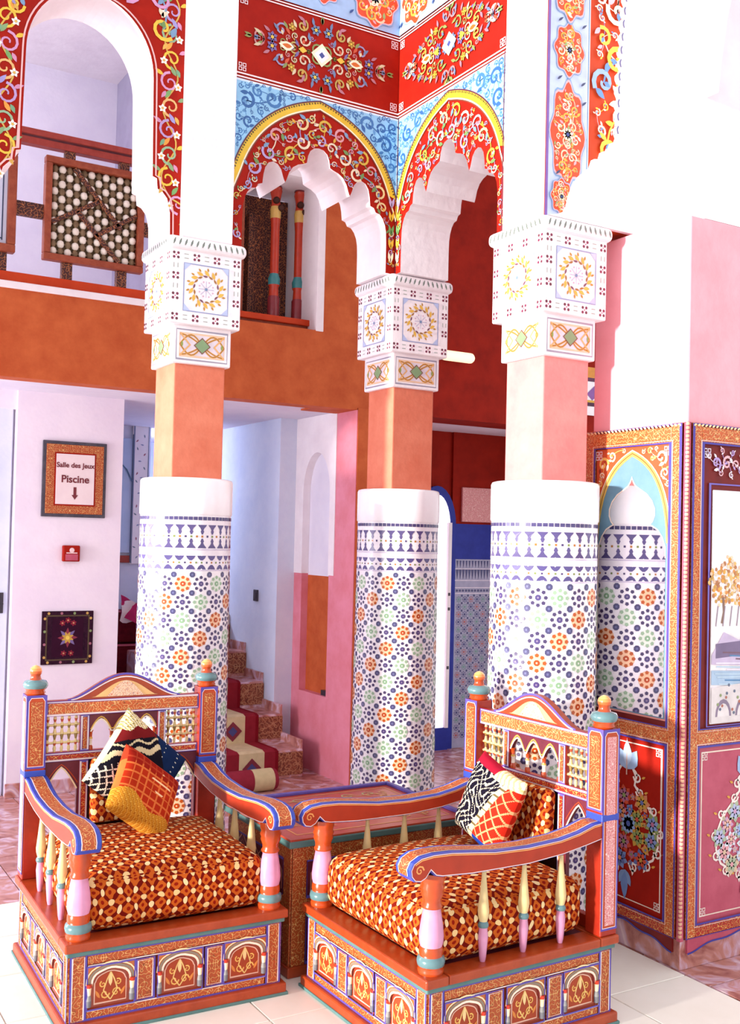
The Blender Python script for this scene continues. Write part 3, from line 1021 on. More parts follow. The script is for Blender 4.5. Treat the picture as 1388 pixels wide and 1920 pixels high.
def clad_face(fr, W, is_left):
    z0, z1 = .105, 1.845
    strip('back_board', fr, 0, W, z0, z1, 0, .004, 'maroon_paint')
    m_ = .055
    # frame
    strip('frame_stile', fr, .012, m_, z0, z1, .004, .014, 'gold_arabesque')
    strip('frame_stile', fr, W - m_, W - .004, z0, z1, .004, .014, 'gold_arabesque')
    strip('frame_rail', fr, m_, W - m_, z1 - .065, z1 - .012, .004, .014, 'gold_arabesque')
    strip('frame_rail', fr, m_, W - m_, .745, .80, .004, .014, 'gold_arabesque')
    strip('frame_rail', fr, m_, W - m_, z0, z0 + .04, .004, .014, 'red_arabesque')
    P = Paint(fr, .0150)
    for (a, b_, c, d) in ((.012, W - .004, z0, z1 - .004),):
        P.rline(a, b_, c, d, .006, '#4a3f9a')
    for (a, b_, c, d) in ((m_, W - m_, z0 + .04, .745), (m_, W - m_, .80, z1 - .065)):
        P.rline(a + .002, b_ - .002, c + .002, d - .002, .008, '#4a3f9a'); P.rline(a - .006, b_ + .006, c - .006, d + .006, .003, '#e9c3b8')
    for k in range(int(W / .018)):       # cord along the top edge
        P.leaf(.01 + k * .018, z1 - .012, .5, .017, .009, '#f0d9a8'); P.h -= P.dh
    P.build('frame_lines', clad)
    # lower panel
    x0, x1, y0, y1 = m_ + .012, W - m_ - .012, .155, .735
    strip('lower_panel', fr, m_, W - m_, z0 + .04, .745, .004, .007, 'red_paint' if is_left else 'pink_panel')
    P = Paint(fr, .008)
    i = .014
    P.rline(x0 + i, x1 - i, y0 + i, y1 - i, .005, '#f0dccb')
    for sx, xx in ((1, x0 + i), (-1, x1 - i)):
        for sy, yy in ((1, y0 + i), (-1, y1 - i)):
            P.knot(xx + sx * .012, yy + sy * .012, .016, '#f3e4da')
    cx = (x0 + x1) / 2; cz = (y0 + y1) / 2 - .01
    ln = '#f3e6dc'; WX_ = 1.30
    # vase-shaped wreath of white scrolls
    for sg in (1, -1):
        outl = [(0, .235), (.02, .20), (.035, .17), (.03, .14), (.06, .10), (.095, .06), (.115, .01), (.118, -.05), (.10, -.10), (.06, -.13), (.02, -.135), (0, -.15)]
        sm = []
        for k in range(len(outl) - 1):
            for t in (0, .5): sm.append((cx + sg * (outl[k][0] * (1 - t) + outl[k + 1][0] * t) * WX_, cz + outl[k][1] * (1 - t) + outl[k + 1][1] * t))
        P.stroke(sm, .008, ln)
        for k, (ax, ay) in enumerate(((.04, .17), (.05, .12), (.10, .07), (.125, .0), (.118, -.07), (.08, -.125), (.03, -.145))):
            P.spiral(cx + sg * ax * WX_, cz + ay, .020, 0, 1.2, sg, .007, ln, 10); P.h -= P.dh
            P.leaf(cx + sg * (ax * WX_ + .02), cz + ay, .4 if sg > 0 else pi - .4, .02, .010, '#d8a040'); P.h -= P.dh
            P.leaf(cx + sg * ax * WX_, cz + ay, pi / 2 + sg * (.6 + .4 * k), .034, .014, ln); P.h -= P.dh
        P.up()
    inn = lambda x, y: ((x - cx) / .140) ** 2 + ((y - cz + .01) / (.13 if y < cz else .115)) ** 2 < 1
    rnd = random.Random(4 if is_left else 9)
    fc = ['#c84a2c', '#7d94c8', '#c89a3c', '#b06a8a', '#5f6ea8', '#8a9a5a', '#d8865a'] if is_left else ['#e0a0a8', '#b0b8d8', '#d8c0a0', '#c89ac0', '#d8e0e8', '#a8b89a', '#e0b0a0']
    pl = []
    for r in (.036, .028, .020, .014, .010):
        for _ in range(260):
            x, y = cx + rnd.uniform(-.14, .14), cz + rnd.uniform(-.14, .12)
            if inn(x, y) and all((x - q[0]) ** 2 + (y - q[1]) ** 2 > (.8 * (r + q[2])) ** 2 for q in pl): pl.append((x, y, r))
    for k, (x, y, r) in enumerate(pl):
        hh = P.h; P.flower(x, y, r * 1.1, fc[(k + 4) % 7], fc[k % 7], 7 if r > .025 else 5, k + .4); P.flower(x, y, r * .8, fc[k % 7], fc[(k + 2) % 7], 6 if r > .025 else 5, k); P.h = hh
    P.h += 6 * P.dh
    P.flower(cx - .012, cz + .0, .036, '#8fb0dc', '#4a62a8', 10)
    # palmettes above and below
    for sg in (-1, 1):
        P.leaf(cx + sg * .004, cz + .19, pi / 2 - sg * .55, .085, .06, '#9db9dc'); P.h -= P.dh
    P.up(); P.leaf(cx, cz + .20, pi / 2, .095, .05, '#b8cce6'); P.stroke([(cx, cz + .17), (cx, cz + .30)], [.006, .002], '#d8b0a0')
    for sg in (-1, 1): P.leaf(cx, cz - .165, -pi / 2 + sg * .5, .06, .035, '#7f9cc8')
    P.leaf(cx, cz - .17, -pi / 2, .10, .04, '#6f8cc0')
    P.build('painted_bouquet', clad, label='white scroll wreath with flowers on red')
    # apron with ogee lower edge
    n = 24
    pts = [(.02, z0)] + [(.02 + (W - .04) * k / n, z0 - .014 - .030 * abs(cos(pi * k / n)) ** 3 - .006 * cos(6 * pi * k / n)) for k in range(n + 1)] + [(W - .02, z0)]
    mb = MB(); mb.prism(pts, fr, 0, .012, 0); mb.build('apron', 'maroon_paint' if is_left else 'pink_panel', clad)
    P = Paint(fr, .0135); P.stroke(pts[1:-1], .006, '#3c3f9c'); P.build('apron_line', clad)


FW = .62
LW = .49
clad_face(CL, LW, True)
clad_face(CF, FW, False)
# carved rope on the corner and plinth stone under it
mb = MB()
for k in range(124):
    z_ = .11 + k * .014
    mb.lathe([(.003, 0), (.006, .003), (.0068, .007), (.006, .011), (.003, .0138)], -.012, -.012, z_, 8)
boxo('corner_post', 'pink_panel', -.016, 0, -.016, 0, .10, 1.845, clad)
plaster('rope_cream', '#efc3a0', '#e0a884', 20, .5, .05)
rope = mb.build('corner_rope', 'rope_cream', clad); rope['kind'] = 'stuff'
strip('plinth_stone', CL, -.0065, LW, 0, .10, -.02, .003, 'brown_marble')
strip('plinth_stone', CF, -.006, FW, 0, .10, -.02, .003, 'brown_marble')

# mirror panel on the left face, keyhole outline
cy0 = LW / 2
def onion(k=0):
    half = [(0, 1.665), (.008, 1.648), (.018, 1.635), (.04, 1.622), (.072, 1.605), (.098, 1.58), (.112, 1.552), (.112, 1.528), (.103, 1.508), (.09, 1.496),
            (.105, 1.490), (.128, 1.478), (.150, 1.452), (.164, 1.42), (.166, 1.38), (.166, .832)]
    return half
hf = onion()
full = [(cy0 + x, z_) for x, z_ in reversed(hf)] + [(cy0 - x, z_) for x, z_ in hf[1:]]
mb = MB(); mb.face([CL(x, z_, .0085) for x, z_ in full])
mirror = mb.build('mirror_glass', 'mirror', clad, label='keyhole-shaped mirror glass')
# arch-shaped blue board behind the mirror, spandrel with scrolls
arch = []
for k in range(13):
    t = k / 12
    arch.append((.178 * (1 - (1 - t) ** 1.7), 1.752 - .13 * t - .19 * t ** 2.4))
arch_full = [(cy0 + x, z_) for x, z_ in reversed(arch)] + [(cy0 - x, z_) for x, z_ in arch[1:]]
mb = MB(); mb.prism([(cy0 + .178, .822)] + arch_full + [(cy0 - .178, .822)], CL, .004, .0078)
mb.build('mirror_board', 'mirror_frame_blue', clad)
P = Paint(CL, .0075)
P.rect(.06, LW - .06, 1.44, 1.775, '#c8522a'); 
ina = inside_poly([(cy0 + .19, .8)] + [(cy0 + (x - cy0) * 1.1, z_ + .02) for x, z_ in arch_full] + [(cy0 - .19, .8)])
P.fill(lambda x, y: .06 < x < LW - .06 and 1.45 < y < 1.775 and not ina(x, y), (.06, LW - .06, 1.45, 1.775), (.028, .02, .013, .009), [CREAM, '#f0c060', '#f3d8c0'], 260, 31, ['#f0c060', CREAM, '#8a2a1a'], .2)
P.build('mirror_spandrel', clad)
P = Paint(CL, .0088)
P.stroke(arch_full, .020, '#d9b25a'); P.stroke(arch_full, .004, '#8a5a2a')
P.stroke([(cy0 + (x - cy0) * 1.06, z_ + .011) for x, z_ in arch_full], .004, '#f0e0c8')
P.stroke([(x, z_) for x, z_ in full[:-1]], .005, '#efd8c8')
for sx in (.075, LW - .075): P.knot(sx, 1.752, .018, '#f3e4ea')
for sg in (-1, 1): P.stroke([(cy0 + sg * .178, .825), (cy0 + sg * .178, 1.43)], .006, '#d88a80')
P.stroke([(cy0 - .178, .825), (cy0 + .178, .825)], .006, '#d88a80')
o = P.build('mirror_arch_lines', clad); o['kind'] = 'stuff'

# painted landscape panel on the front face
pan = empty('landscape_painting', (PX + .115, PY, 0))
pan.parent = clad; pan.location = (.115, 0, 0)
strip('painting_board', lambda a, b_, h=0: Vector((.115 + a, -.004 - h, b_)), 0, .40, .815, 1.62, .004, .010, 'white_gloss')
P = Paint(lambda a, b_, h=0: Vector((.115 + a, -.004 - h, b_)), .0110)
P.rect(.0, .40, .82, 1.60, '#f8f0f0')
rnd = random.Random(3)
for k in range(230):     # autumn tree
    a = rnd.uniform(0, 6.28); q = .1 * sqrt(rnd.random()) * (1 + .15 * sin(5 * a))
    P.disc(.085 + q * cos(a), 1.30 + q * .8 * sin(a), .0075, rnd.choice(['#e8a84a', '#e0b870', '#c89a50', '#e8c0a0', '#d89048', '#b87a50', '#f0d8b8']), 5); P.h -= P.dh * .95
P.stroke([(.05, 1.16), (.06, 1.20), (.055, 1.25)], .01, '#8a6a5a')
for k in range(5): P.stroke([(.02 + k * .035, 1.15), (.03 + k * .035, 1.22)], .005, '#9a8a98')
P.poly([(0, 1.05), (.06, 1.13), (.14, 1.10), (.25, 1.14), (.4, 1.08), (.4, 1.0), (0, 1.02)], '#c9b8d4')
P.poly([(.02, 1.09), (.18, 1.10), (.2, 1.05), (.02, 1.04)], '#7a6a8a')
P.poly([(0, 1.0), (.2, .99), (.4, 1.01), (.4, .93), (0, .95)], '#a8c0d8')
for k in range(12): P.stroke([(rnd.uniform(0, .15), 1.06 - k * .012), (rnd.uniform(.2, .4), 1.05 - k * .012)], .005, rnd.choice(['#5a86b0', '#e8e0f0', '#7a5a6a', '#b8cfe0']))
P.poly([(0, .94), (.15, .95), (.4, .93), (.4, .82), (0, .82)], '#d8d0d0')
for k in range(4):
    cx = .06 + k * .1
    P.poly([(cx + .04 * cos(a), .84 + .06 * sin(a)) for a in [pi * j / 8 for j in range(9)]], '#8a7a90')
    P.poly([(cx + .03 * cos(a), .84 + .045 * sin(a)) for a in [pi * j / 8 for j in range(9)]], '#e0d8d8')
for k in range(30): P.disc(rnd.uniform(.01, .39), rnd.uniform(.83, .95), .006, rnd.choice(['#8a9a6a', '#7a86a8', '#b06a5a', '#5f6a80']), 5); P.h -= P.dh * .9
P.build('painted_landscape', clad, label='painted landscape with an autumn tree and a small bridge')
bpy.data.objects.remove(pan)
P = Paint(CF, .0095)
P.rline(.10, .53, .808, 1.64, .006, '#7a6ac0'); P.knot(.085, 1.745, .018, '#f0e4f0')
P.fill(lambda x, y: .075 < x < .54 and 1.66 < y < 1.77, (.075, .54, 1.66, 1.77), (.025, .018, .012), ['#f3e4ea', '#b89ad0', '#e9b0b8'], 160, 77, ['#f3e4ea', '#b89ad0'], .2)
P.build('painting_spandrel', clad)

# ------------------------------------------------------------------ gallery behind the arcade
# soffit / upper floor slab
struct(boxo('ceiling', 'lilac_plaster', -1.5, 6.5, YB + .02, 10, ZS, ZS + .12))
struct(boxo('ceiling_upper', 'white_plaster', -1.5, 6.5, 3.9, 10, ZTOP, ZTOP + .1))
# band wall with balcony edge
struct(boxo('wall_back_band', 'orange_tadelakt', -1.5, 2.81, YB, YB + .12, ZS - .01, 2.60))
struct(boxo('trim_4', 'white_plaster', -1.5, 2.0, YB - .01, YB + .16, 2.60, 2.635, None, .004))
struct(boxo('wall_back', 'orange_tadelakt', 2.81, 3.26, YB, YB + .25, ZS - .01, ZTOP))
struct(boxo('wall_back_red', 'red_tadelakt', 3.26, 6.5, YB, YB + .25, ZS - .01, ZTOP))  # same wall carried on in deeper red, arcade shade put into the colour
# white reveal of the upper opening
struct(boxo('trim_5', 'white_plaster', 2.765, 2.812, YB - .006, YB + .45, 2.595, 3.62, None, .003))
struct(boxo('trim_6', 'white_plaster', 2.0, 2.81, YB - .004, YB + .45, 3.45, ZTOP))
struct(boxo('trim_7', 'white_plaster', 1.9, 2.02, YB, YB + .3, 2.6, ZTOP))

# carved wooden screen with two turned posts standing in the opening
scr = empty('carved_screen', (2.5, 5.62, 2.3))
tag(scr, 'carved dark wooden screen with two red turned posts in the upper opening', 'screen')
boxo('carved_panel', 'carved_dark', -.18, .25, .05, .09, .3, 1.12, scr)
boxo('carved_panel', 'carved_dark', -.02, .08, .0, .05, .3, 1.0, scr)
boxo('side_board', 'terracotta_wood', -.2, -.10, -.12, -.06, .3, 1.05, scr, .004)
boxo('inner_board', 'gold_arabesque', -.175, -.125, -.122, -.119, .33, 1.02, scr)
boxo('sill_board', 'terracotta_wood', -.4, .34, -.22, -.10, .30, .36, scr, .006)
boxo('sill_rail', 'orange_paint', -.4, .34, -.24, -.22, .335, .37, scr, .004)
def turned_post(x, y, z0, z1, parent):
    H = z1 - z0
    c1, c2, c3, c4 = '#c23a1c', '#3a8a8c', '#e0b860', '#8a2a30'
    pr_ = [(.036, 0, c4), (.036, .14, c4), (.03, .15, c1), (.027, .2, c1), (.034, .215, c2), (.036, .25, c2), (.03, .265, c2), (.026, .28, c1), (.026, .55, c1),
           (.030, .60, c3), (.032, .65, c3), (.028, .67, c1), (.024, .70, c1), (.036, .76, c1), (.03, .80, c4), (.036, H, c4)]
    mb = MB(); mb.lathe(pr_, x, y, z0, 14); return mb.build('turned_post', 'lacquer', parent)
turned_post(.10, -.10, .36, 1.14, scr); turned_post(.255, -.10, .36, 1.14, scr)
mb = MB()
for x in (.10, .255):
    for k in range(2): mb.lathe([(.012, 0), (.020, .004), (.020, .02), (.012, .024)], x + .02 - k * .03, -.14, 1.02 + k * .04, 10, axis='y')
mb.build('scroll_bracket', 'dark_wood', scr)

# upper gallery walls
struct(boxo('wall_gallery_back', 'lilac_plaster', -1.5, 2.1, 6.75, 6.9, ZS + .1, ZTOP))
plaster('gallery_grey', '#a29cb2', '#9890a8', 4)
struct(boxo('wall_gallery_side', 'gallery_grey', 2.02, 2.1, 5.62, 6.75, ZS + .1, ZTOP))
struct(boxo('wall_gallery_far', 'lilac_plaster', -1.5, -1.4, 3.9, 6.9, ZS + .1, ZTOP))

struct(boxo('wall_unseen_gallery_end', 'lilac_pink', -1.5, -1.4, 4.35, 6.0, 0, ZS))  # unseen end wall, added to keep the sun out of the lower gallery
# balustrade of the gallery with turned lattice panels
bal = empty('balustrade', (1.25, YB + .06, 2.64))
tag(bal, 'wooden gallery balustrade with hanging lattice panels seen through the left arch', 'balustrade')
boxo('bottom_rail', 'orange_paint', -.9, .63, -.03, .03, .0, .05, bal, .004)
plaster('rail_red', '#a8443a', '#96382e', 25, .45, .06)
boxo('top_rail', 'rail_red', -.9, .63, -.035, .035, .745, .775, bal, .005)
boxo('top_rail_lower', 'rail_red', -.9, .63, -.025, .025, .700, .735, bal, .004)
for x in (-.62, -.20, .12, .40):
    boxo('baluster', 'carved_dark', x - .026, x + .026, -.02, .02, .05, .15, bal, .003)
    boxo('baluster', 'carved_dark', x - .026, x + .026, -.02, .02, .655, .70, bal, .003)
for (a, b_) in ((-.14, .0), (.505, .63)):
    boxo('cross_rail', 'carved_dark', a, b_, -.018, .018, .34, .41, bal, .003)


def lattice_panel(x0, x1, z0, z1, beads=True):
    cx, cz = (x0 + x1) / 2, (z0 + z1) / 2
    t = .034
    fr_ = empty('lattice_panel', (0, 0, 0)); fr_.parent = bal
    for (a, b_, c, d) in ((x0, x1, z0, z0 + t), (x0, x1, z1 - t, z1), (x0, x0 + t, z0 + t, z1 - t), (x1 - t, x1, z0 + t, z1 - t)):
        boxo('panel_frame', 'terracotta_wood', a, b_, -.045, .005, c, d, fr_, .005)
    # inner diagonal bars
    hx, hz = (x1 - x0) / 2 - t, (z1 - z0) / 2 - t
    def bar(a, b_):
        dx, dz = b_[0] - a[0], b_[1] - a[1]; l = sqrt(dx * dx + dz * dz); nx, nz = -dz / l * .011, dx / l * .011
        mb = MB()
        mb.prism([(a[0] + nx, a[1] + nz), (a[0] - nx, a[1] - nz), (b_[0] - nx, b_[1] - nz), (b_[0] + nx, b_[1] + nz)], lambda s_, t_, h: Vector((cx + s_, -h, cz + t_)), .010, .034)
        mb.build('diagonal_bar', 'carved_dark', fr_, .003)
    bar((-hx * .50, hz * .98), (hx * .62, -hz * .22)); bar((-hx * .42, hz * .04), (hx * .58, -hz * .98))
    bar((-hx * .98, -hz * .30), (hx * .10, hz * .34)); bar((hx * .02, -hz * .46), (hx * .98, hz * .16))
    # turned beads: pale balls joined by dark rings
    n = 12
    mbp, mbd = MB(), MB()
    px, pz = 2 * hx / n, 2 * hz / n
    proto = None
    for i in range(n):
        for j in range(n):
            x, z_ = cx - hx + px * (i + .5), cz - hz + pz * (j + .5)
            mb = MB()
            if (i + j) % 2 == 0:
                if proto is None:
                    mb.lathe([(.006, -.019), (.015, -.013), (.0195, 0), (.015, .013), (.006, .019)], 0, 0, 0, 8, axis='z')
                    proto = o = mb.build('pale_bead', 'bead_pale', fr_)
                else: o = proto.copy(); COL.objects.link(o)
                o.location = (x, -.012, z_)
            else:
                mbd.lathe([(.006, -.020), (.010, -.014), (.0135, -.008), (.0135, .008), (.010, .014), (.006, .020)], x, -.012, z_, 8, axis='z')
                mbd.box(x - px / 2, x + px / 2, -.016, -.008, z_ - .004, z_ + .004)
    o = mbd.build('dark_turning', 'bead_dark', fr_); o['kind'] = 'stuff'
    boxo('panel_backing', 'bead_dark', x0 + .02, x1 - .02, .006, .010, z0 + .02, z1 - .02, fr_)


plaster('bead_pale', '#f8f0e4', '#efe4d4', 20, .45, .05)
plaster('bead_dark', '#8a7254', '#6c563c', 20, .55, .05)
lattice_panel(-.005, .505, .135, .655)
# second panel with iron scrolls, cut by the picture's edge
fr2 = empty('iron_panel', (0, 0, 0)); fr2.parent = bal
for (a, b_, c, d) in ((-.66, -.14, .14, .18), (-.66, -.14, .62, .66), (-.18, -.14, .18, .62), (-.66, -.62, .18, .62)):
    boxo('panel_frame', 'terracotta_wood', a, b_, -.045, .005, c, d, fr2, .005)
boxo('panel_sheet', 'blue_white_plaster', -.62, -.18, -.012, -.004, .18, .62, fr2)
P = Paint(lambda s_, t, h=0: Vector((s_, -.013 - h, t)), .001)
for (x, z_) in ((-.27, .27), (-.27, .42), (-.4, .3), (-.4, .48), (-.25, .55), (-.52, .38)):
    P.spiral(x, z_, .06, 1, 1.4, 1, .008, '#3a4464'); P.spiral(x, z_, .06, 4, 1.2, -1, .007, '#3a4464')
P.stroke([(-.2, .2), (-.2, .60)], .006, '#3a4464'); P.stroke([(-.6, .21), (-.2, .21)], .006, '#3a4464')
P.build('iron_scrolls', fr2)

# ------------------------------------------------------------------ ground-floor back: sign wall, alcove, stairs, pier
struct(boxo('wall_left', 'lilac_pink', 1.262, 1.845, 5.85, 6.0, 0, ZS))
dr = struct(boxo('door_1', 'blue_white_plaster', .3, 1.25, 5.90, 5.96, 0, 2.1, None, .004))
mb = MB(); mb.lathe([(.012, 0), (.014, .01), (.014, .045), (.010, .05)], 1.215, 5.885, 1.03, 10, axis='y')
mb.box(1.203, 1.227, 5.892, 5.902, .98, 1.09); mb.build('door_handle', 'dark_metal', dr)
struct(boxo('wall_door_head', 'lilac_pink', -1.5, 1.262, 5.88, 6.0, 2.08, ZS))
struct(boxo('wall_door_side', 'lilac_pink', -1.5, .3, 5.88, 6.0, 0, 2.08))
struct(boxo('baseboard_left', 'brown_marble', 1.255, 1.85, 5.835, 5.851, 0, .075, None, .003))


def font_text(txt, size, loc, parent, mat='ink', name='lettering'):
    """letters turned into a flat mesh, facing -Y"""
    cu = bpy.data.curves.new(name, 'FONT'); cu.body = txt; cu.size = size; cu.align_x = 'CENTER'; cu.extrude = .0008; cu.offset = size * .02
    tmp = bpy.data.objects.new(name, cu); COL.objects.link(tmp)
    dg = bpy.context.evaluated_depsgraph_get()
    me = bpy.data.meshes.new_from_object(tmp.evaluated_get(dg))
    bpy.data.objects.remove(tmp)
    me.materials.clear(); me.materials.append(MATS[mat])
    o = bpy.data.objects.new(name, me); COL.objects.link(o); o.parent = parent
    o.location = loc; o.rotation_euler = (pi / 2, 0, 0)
    return o


plaster('ink', '#7a2a34', '#6c222c', 20, .6, 0)
sg = empty('framed_sign', (1.573, 5.85, 1.505))
tag(sg, 'wood-framed sign with a downward arrow on the pale wall', 'sign')
W2, H2 = .175, .415
plaster('frame_dark', '#54505a', '#403c48', 30, .5, .05)
boxo('frame_outer', 'frame_dark', -W2, W2, -.018, -.002, 0, H2, sg, .003)
boxo('frame_inner', 'gold_arabesque_fine', -W2 + .018, W2 - .018, -.024, -.018, .018, H2 - .018, sg, .002)
boxo('frame_lip', 'red_paint', -W2 + .062, W2 - .062, -.026, -.024, .062, H2 - .062, sg)
plaster('sign_face', '#f0dede', '#ead6d8', 10, .6, 0)
boxo('sign_face', 'sign_face', -W2 + .070, W2 - .070, -.028, -.026, .070, H2 - .070, sg)
font_text('Salle des Jeux', .038, (0, -.029, .272), sg)
font_text('Piscine', .056, (0, -.029, .19), sg)
P = Paint(lambda s_, t, h=0: Vector((s_, -.029 - h, t)), .0004)
P.rect(-.008, .008, .118, .165, '#7a2a34'); P.poly([(-.018, .122), (0, .096), (.018, .122)], '#7a2a34')
P.build('arrow', sg)

al = empty('fire_alarm', (1.565, 5.85, 1.262)); tag(al, 'small red fire call box on the pale wall below the framed sign', 'alarm')
boxo('casing', 'red_paint', -.046, .046, -.035, 0, 0, .088, al, .006)
boxo('front_plate', 'pink_panel', -.034, .034, -.038, -.034, .006, .04, al, .002)
P = Paint(lambda s_, t, h=0: Vector((s_, -.036 - h, t)), .0004); P.disc(0, .062, .014, '#f0d0d0', 10); P.rect(-.03, .03, .044, .05, '#f0c8c8'); P.build('label_mark', al)

tp = empty('small_carpet', (1.562, 5.85, .70)); tag(tp, 'small dark square carpet with a bright star hung on the pale wall', 'wall hanging')
plaster('carpet_dark', '#3c1e30', '#2a1424', 60, .95, .3, .05)
boxo('carpet_field', 'carpet_dark', -.14, .14, -.012, -.001, 0, .29, tp, .002)
P = Paint(lambda s_, t, h=0: Vector((s_, -.0125 - h, t)), .0005)
P.rline(-.115, .115, .025, .265, .008, '#5a4a3a'); P.rect(-.085, .085, .04, .25, '#341428')
for k in range(8): P.leaf(0, .145, pi / 4 * k, .055, .022, ['#8a3a4a', '#7a6a9a'][k % 2]); P.h -= P.dh
P.up()
for k in range(8): P.leaf(0, .145, pi / 4 * k + .39, .035, .016, '#c8a04a'); P.h -= P.dh
P.up(); P.disc(0, .145, .012, '#e8c85a', 8)
for k in range(4):
    for (x, z_) in ((-.125, .04 + k * .07), (.125, .04 + k * .07), (-.105 + k * .07, .012), (-.105 + k * .07, .278)): P.disc(x, z_, .008, ['#c8a05a', '#a86a7a', '#8a9a6a'][k % 3], 6); P.h -= P.dh
for (x, z_) in ((-.03, .225), (.03, .225), (0, .24), (-.02, .06), (.02, .06)): P.flower(x, z_, .018, '#8a2a3a', '#c88a6a', 6); P.h -= P.dh
P.build('woven_star', tp, 'woven')

# alcove beyond the sign wall
struct(boxo('wall_alcove_back', 'blue_white_plaster', .5, 3.2, 9.4, 9.5, 0, ZS + .05))
struct(boxo('wall_alcove_side', 'blue_white_plaster', 1.70, 1.845, 6.0, 9.4, 0, ZS))
win = empty('window_1', (2.36, 7.25, 1.27)); win['kind'] = 'structure'
struct(boxo('wall_alcove_partition', 'blue_white_plaster', 1.84, 2.49, 7.26, 7.34, 0, ZS))
plaster('pale_blue_glass', '#b8cdea', '#aac2e4', 4, .2, 0, .5)
boxo('pane', 'pale_blue_glass', -.22, .0, -.012, -.004, .02, .82, win)
boxo('window_frame', 'white_gloss', -.01, .11, -.02, -.002, -.06, .92, win, .003)
boxo('window_sill', 'rail_red', -.22, -.005, -.02, -.004, -.05, .0, win, .003)
P = Paint(lambda s_, t, h=0: Vector((s_, -.021 - h, t)), .0006)
for k in range(24): P.leaf(.03 + .04 * (k % 2), -.02 + k * .038, .8 + k, .026, .012, ['#8f9ab8', '#a86a7a', '#7a8a9a'][k % 3]); P.h -= P.dh
P.up(); P.stroke([(-.008, -.05), (-.008, .85)], .008, '#3c4a66'); P.rline(.0, .105, -.055, .915, .005, '#6a7a98')
P.stroke([(-.16, .70), (-.10, .65), (-.05, .60), (-.01, .52)], .010, '#4a6a8a')
P.build('window_tracery', win)
sofa = empty('tiered_bench', (2.15, 7.13, 0)); tag(sofa, 'dark red upholstered bench in tiers beside the pale wall edge', 'bench')
for k in range(4):
    boxo('tier', 'dark_red_velvet', -.28, .32, -.35 + k * .09, .12, .02 + k * .22, .235 + k * .22, sofa, .02)
    boxo('piping', 'pink_panel', -.28, .32, -.356 + k * .09, -.345 + k * .09, .228 + k * .22, .240 + k * .22, sofa)
cl = MB()
cl.grid([[(x / 10 * .32 - .1, -.1 - .05 * sin(x * .9 + j), .965 - .05 * j * .8 + .02 * sin(x + j)) for x in range(11)] for j in range(4)])
cl = cl.build('draped_cloth', 'white_plaster', None, loc=(2.27, 6.95, 0)); tag(cl, 'white and pink cloth lying over the red bench', 'cloth')
cl2 = MB(); cl2.grid([[(x / 8 * .12 - .1, -.115 - .02 * sin(x * .9 + j), 1.02 - .045 * j - .02 * x * .4) for x in range(9)] for j in range(4)])
plaster('pink_cloth', '#c02a6a', '#a82058', 20, .9, .1)
cl2.build('pink_hem', 'pink_cloth', cl)

# stairs climbing away along the side wall
XS = 2.93
struct(boxo('wall_stair', 'blue_white_plaster', XS, 3.06, 6.06, 9.4, 0, ZS + .1))
struct(boxo('wall_stair_landing', 'blue_white_plaster', 2.5, 3.0, 8.4, 8.5, 0, ZS))
swp = MB(); swp.box(3.012, 3.03, 6.66, 6.70, .98, 1.08)
sx = empty('light_switch', (XS, 6.36, 1.0)); tag(sx, 'dark light switch on the pale stairway wall', 'switch')
boxo('switch_plate', 'dark_metal', -.012, 0, -.03, .03, 0, .075, sx, .003); boxo('rocker', 'frame_dark', -.016, -.012, -.015, .015, .02, .055, sx, .002)
st = empty('staircase', (XS, 5.64, 0)); tag(st, 'marble staircase with patterned carpet climbing behind the left column', 'staircase')
RZ, TD = .165, .285
for k in range(9):
    boxo('step', 'brown_marble', -.72 if k < 4 else -.42, -.002, k * TD, (k + 1) * TD + .02, max(0, (k - 1) * RZ), (k + 1) * RZ, st, .006)
    boxo('riser_tile', 'stair_rug', -.20, -.004, k * TD - .004, k * TD + .001, k * RZ + .02, (k + 1) * RZ - .012, st)
    boxo('skirting', 'brown_marble', -.014, -.002, k * TD + .01, (k + 1) * TD + .01, (k + 1) * RZ - .01, (k + 1) * RZ + .055, st)
rug = empty('stair_runner', (XS - .34, 5.64, 0)); tag(rug, 'red patterned carpet runner on the marble stairs', 'carpet')
mb = MB()
rows = []
for k in range(4):
    y = k * TD
    rows += [[(x, y - .012, k * RZ + .002) for x in (-.21, -.17, -.08, .08, .15, .17)], [(x, y - .012, (k + 1) * RZ + .002) for x in (-.21, -.17, -.08, .08, .15, .17)],
             [(x, y + .02, (k + 1) * RZ + .012) for x in (-.21, -.17, -.08, .08, .15, .17)], [(x, y + TD - .014, (k + 1) * RZ + .008) for x in (-.21, -.17, -.08, .08, .15, .17)]]
mb.grid(rows, 0, '#8a1e28', False, False, lambda i, j: ['#7a1420', '#8a2430', '#cbb890', '#8a2430', '#7a1420'][j])
o = mb.build('carpet', 'woven', rug)
for k in range(4):
    fr_ = (lambda kk: (lambda s_, t, h=0: Vector((s_, kk * TD - .013 - h, kk * RZ + t))))(k)
    P = Paint(fr_, .001)
    P.poly([(-.06, .08), (0, .02), (.06, .08), (0, .14)], '#7a3440'); P.poly([(-.03, .08), (0, .05), (.03, .08), (0, .11)], '#4a4a7a')
    P.build('woven_diamond', rug, 'woven')
rl = empty('rolled_carpet', (2.46, 5.42, 0)); tag(rl, 'rolled end of carpet at the foot of the stairs', 'carpet roll')
mb = MB(); prof = []
for k in range(13):
    t = k / 12
    prof.append((.062 if 0 < k < 12 else .055, t * .30, '#8a2a38' if t < .5 else ('#c8b48a' if t < .85 else '#8a2a38')))
mb.lathe(prof, -.12, 0, .062, 20, axis='x'); mb.build('roll', 'woven', rl)

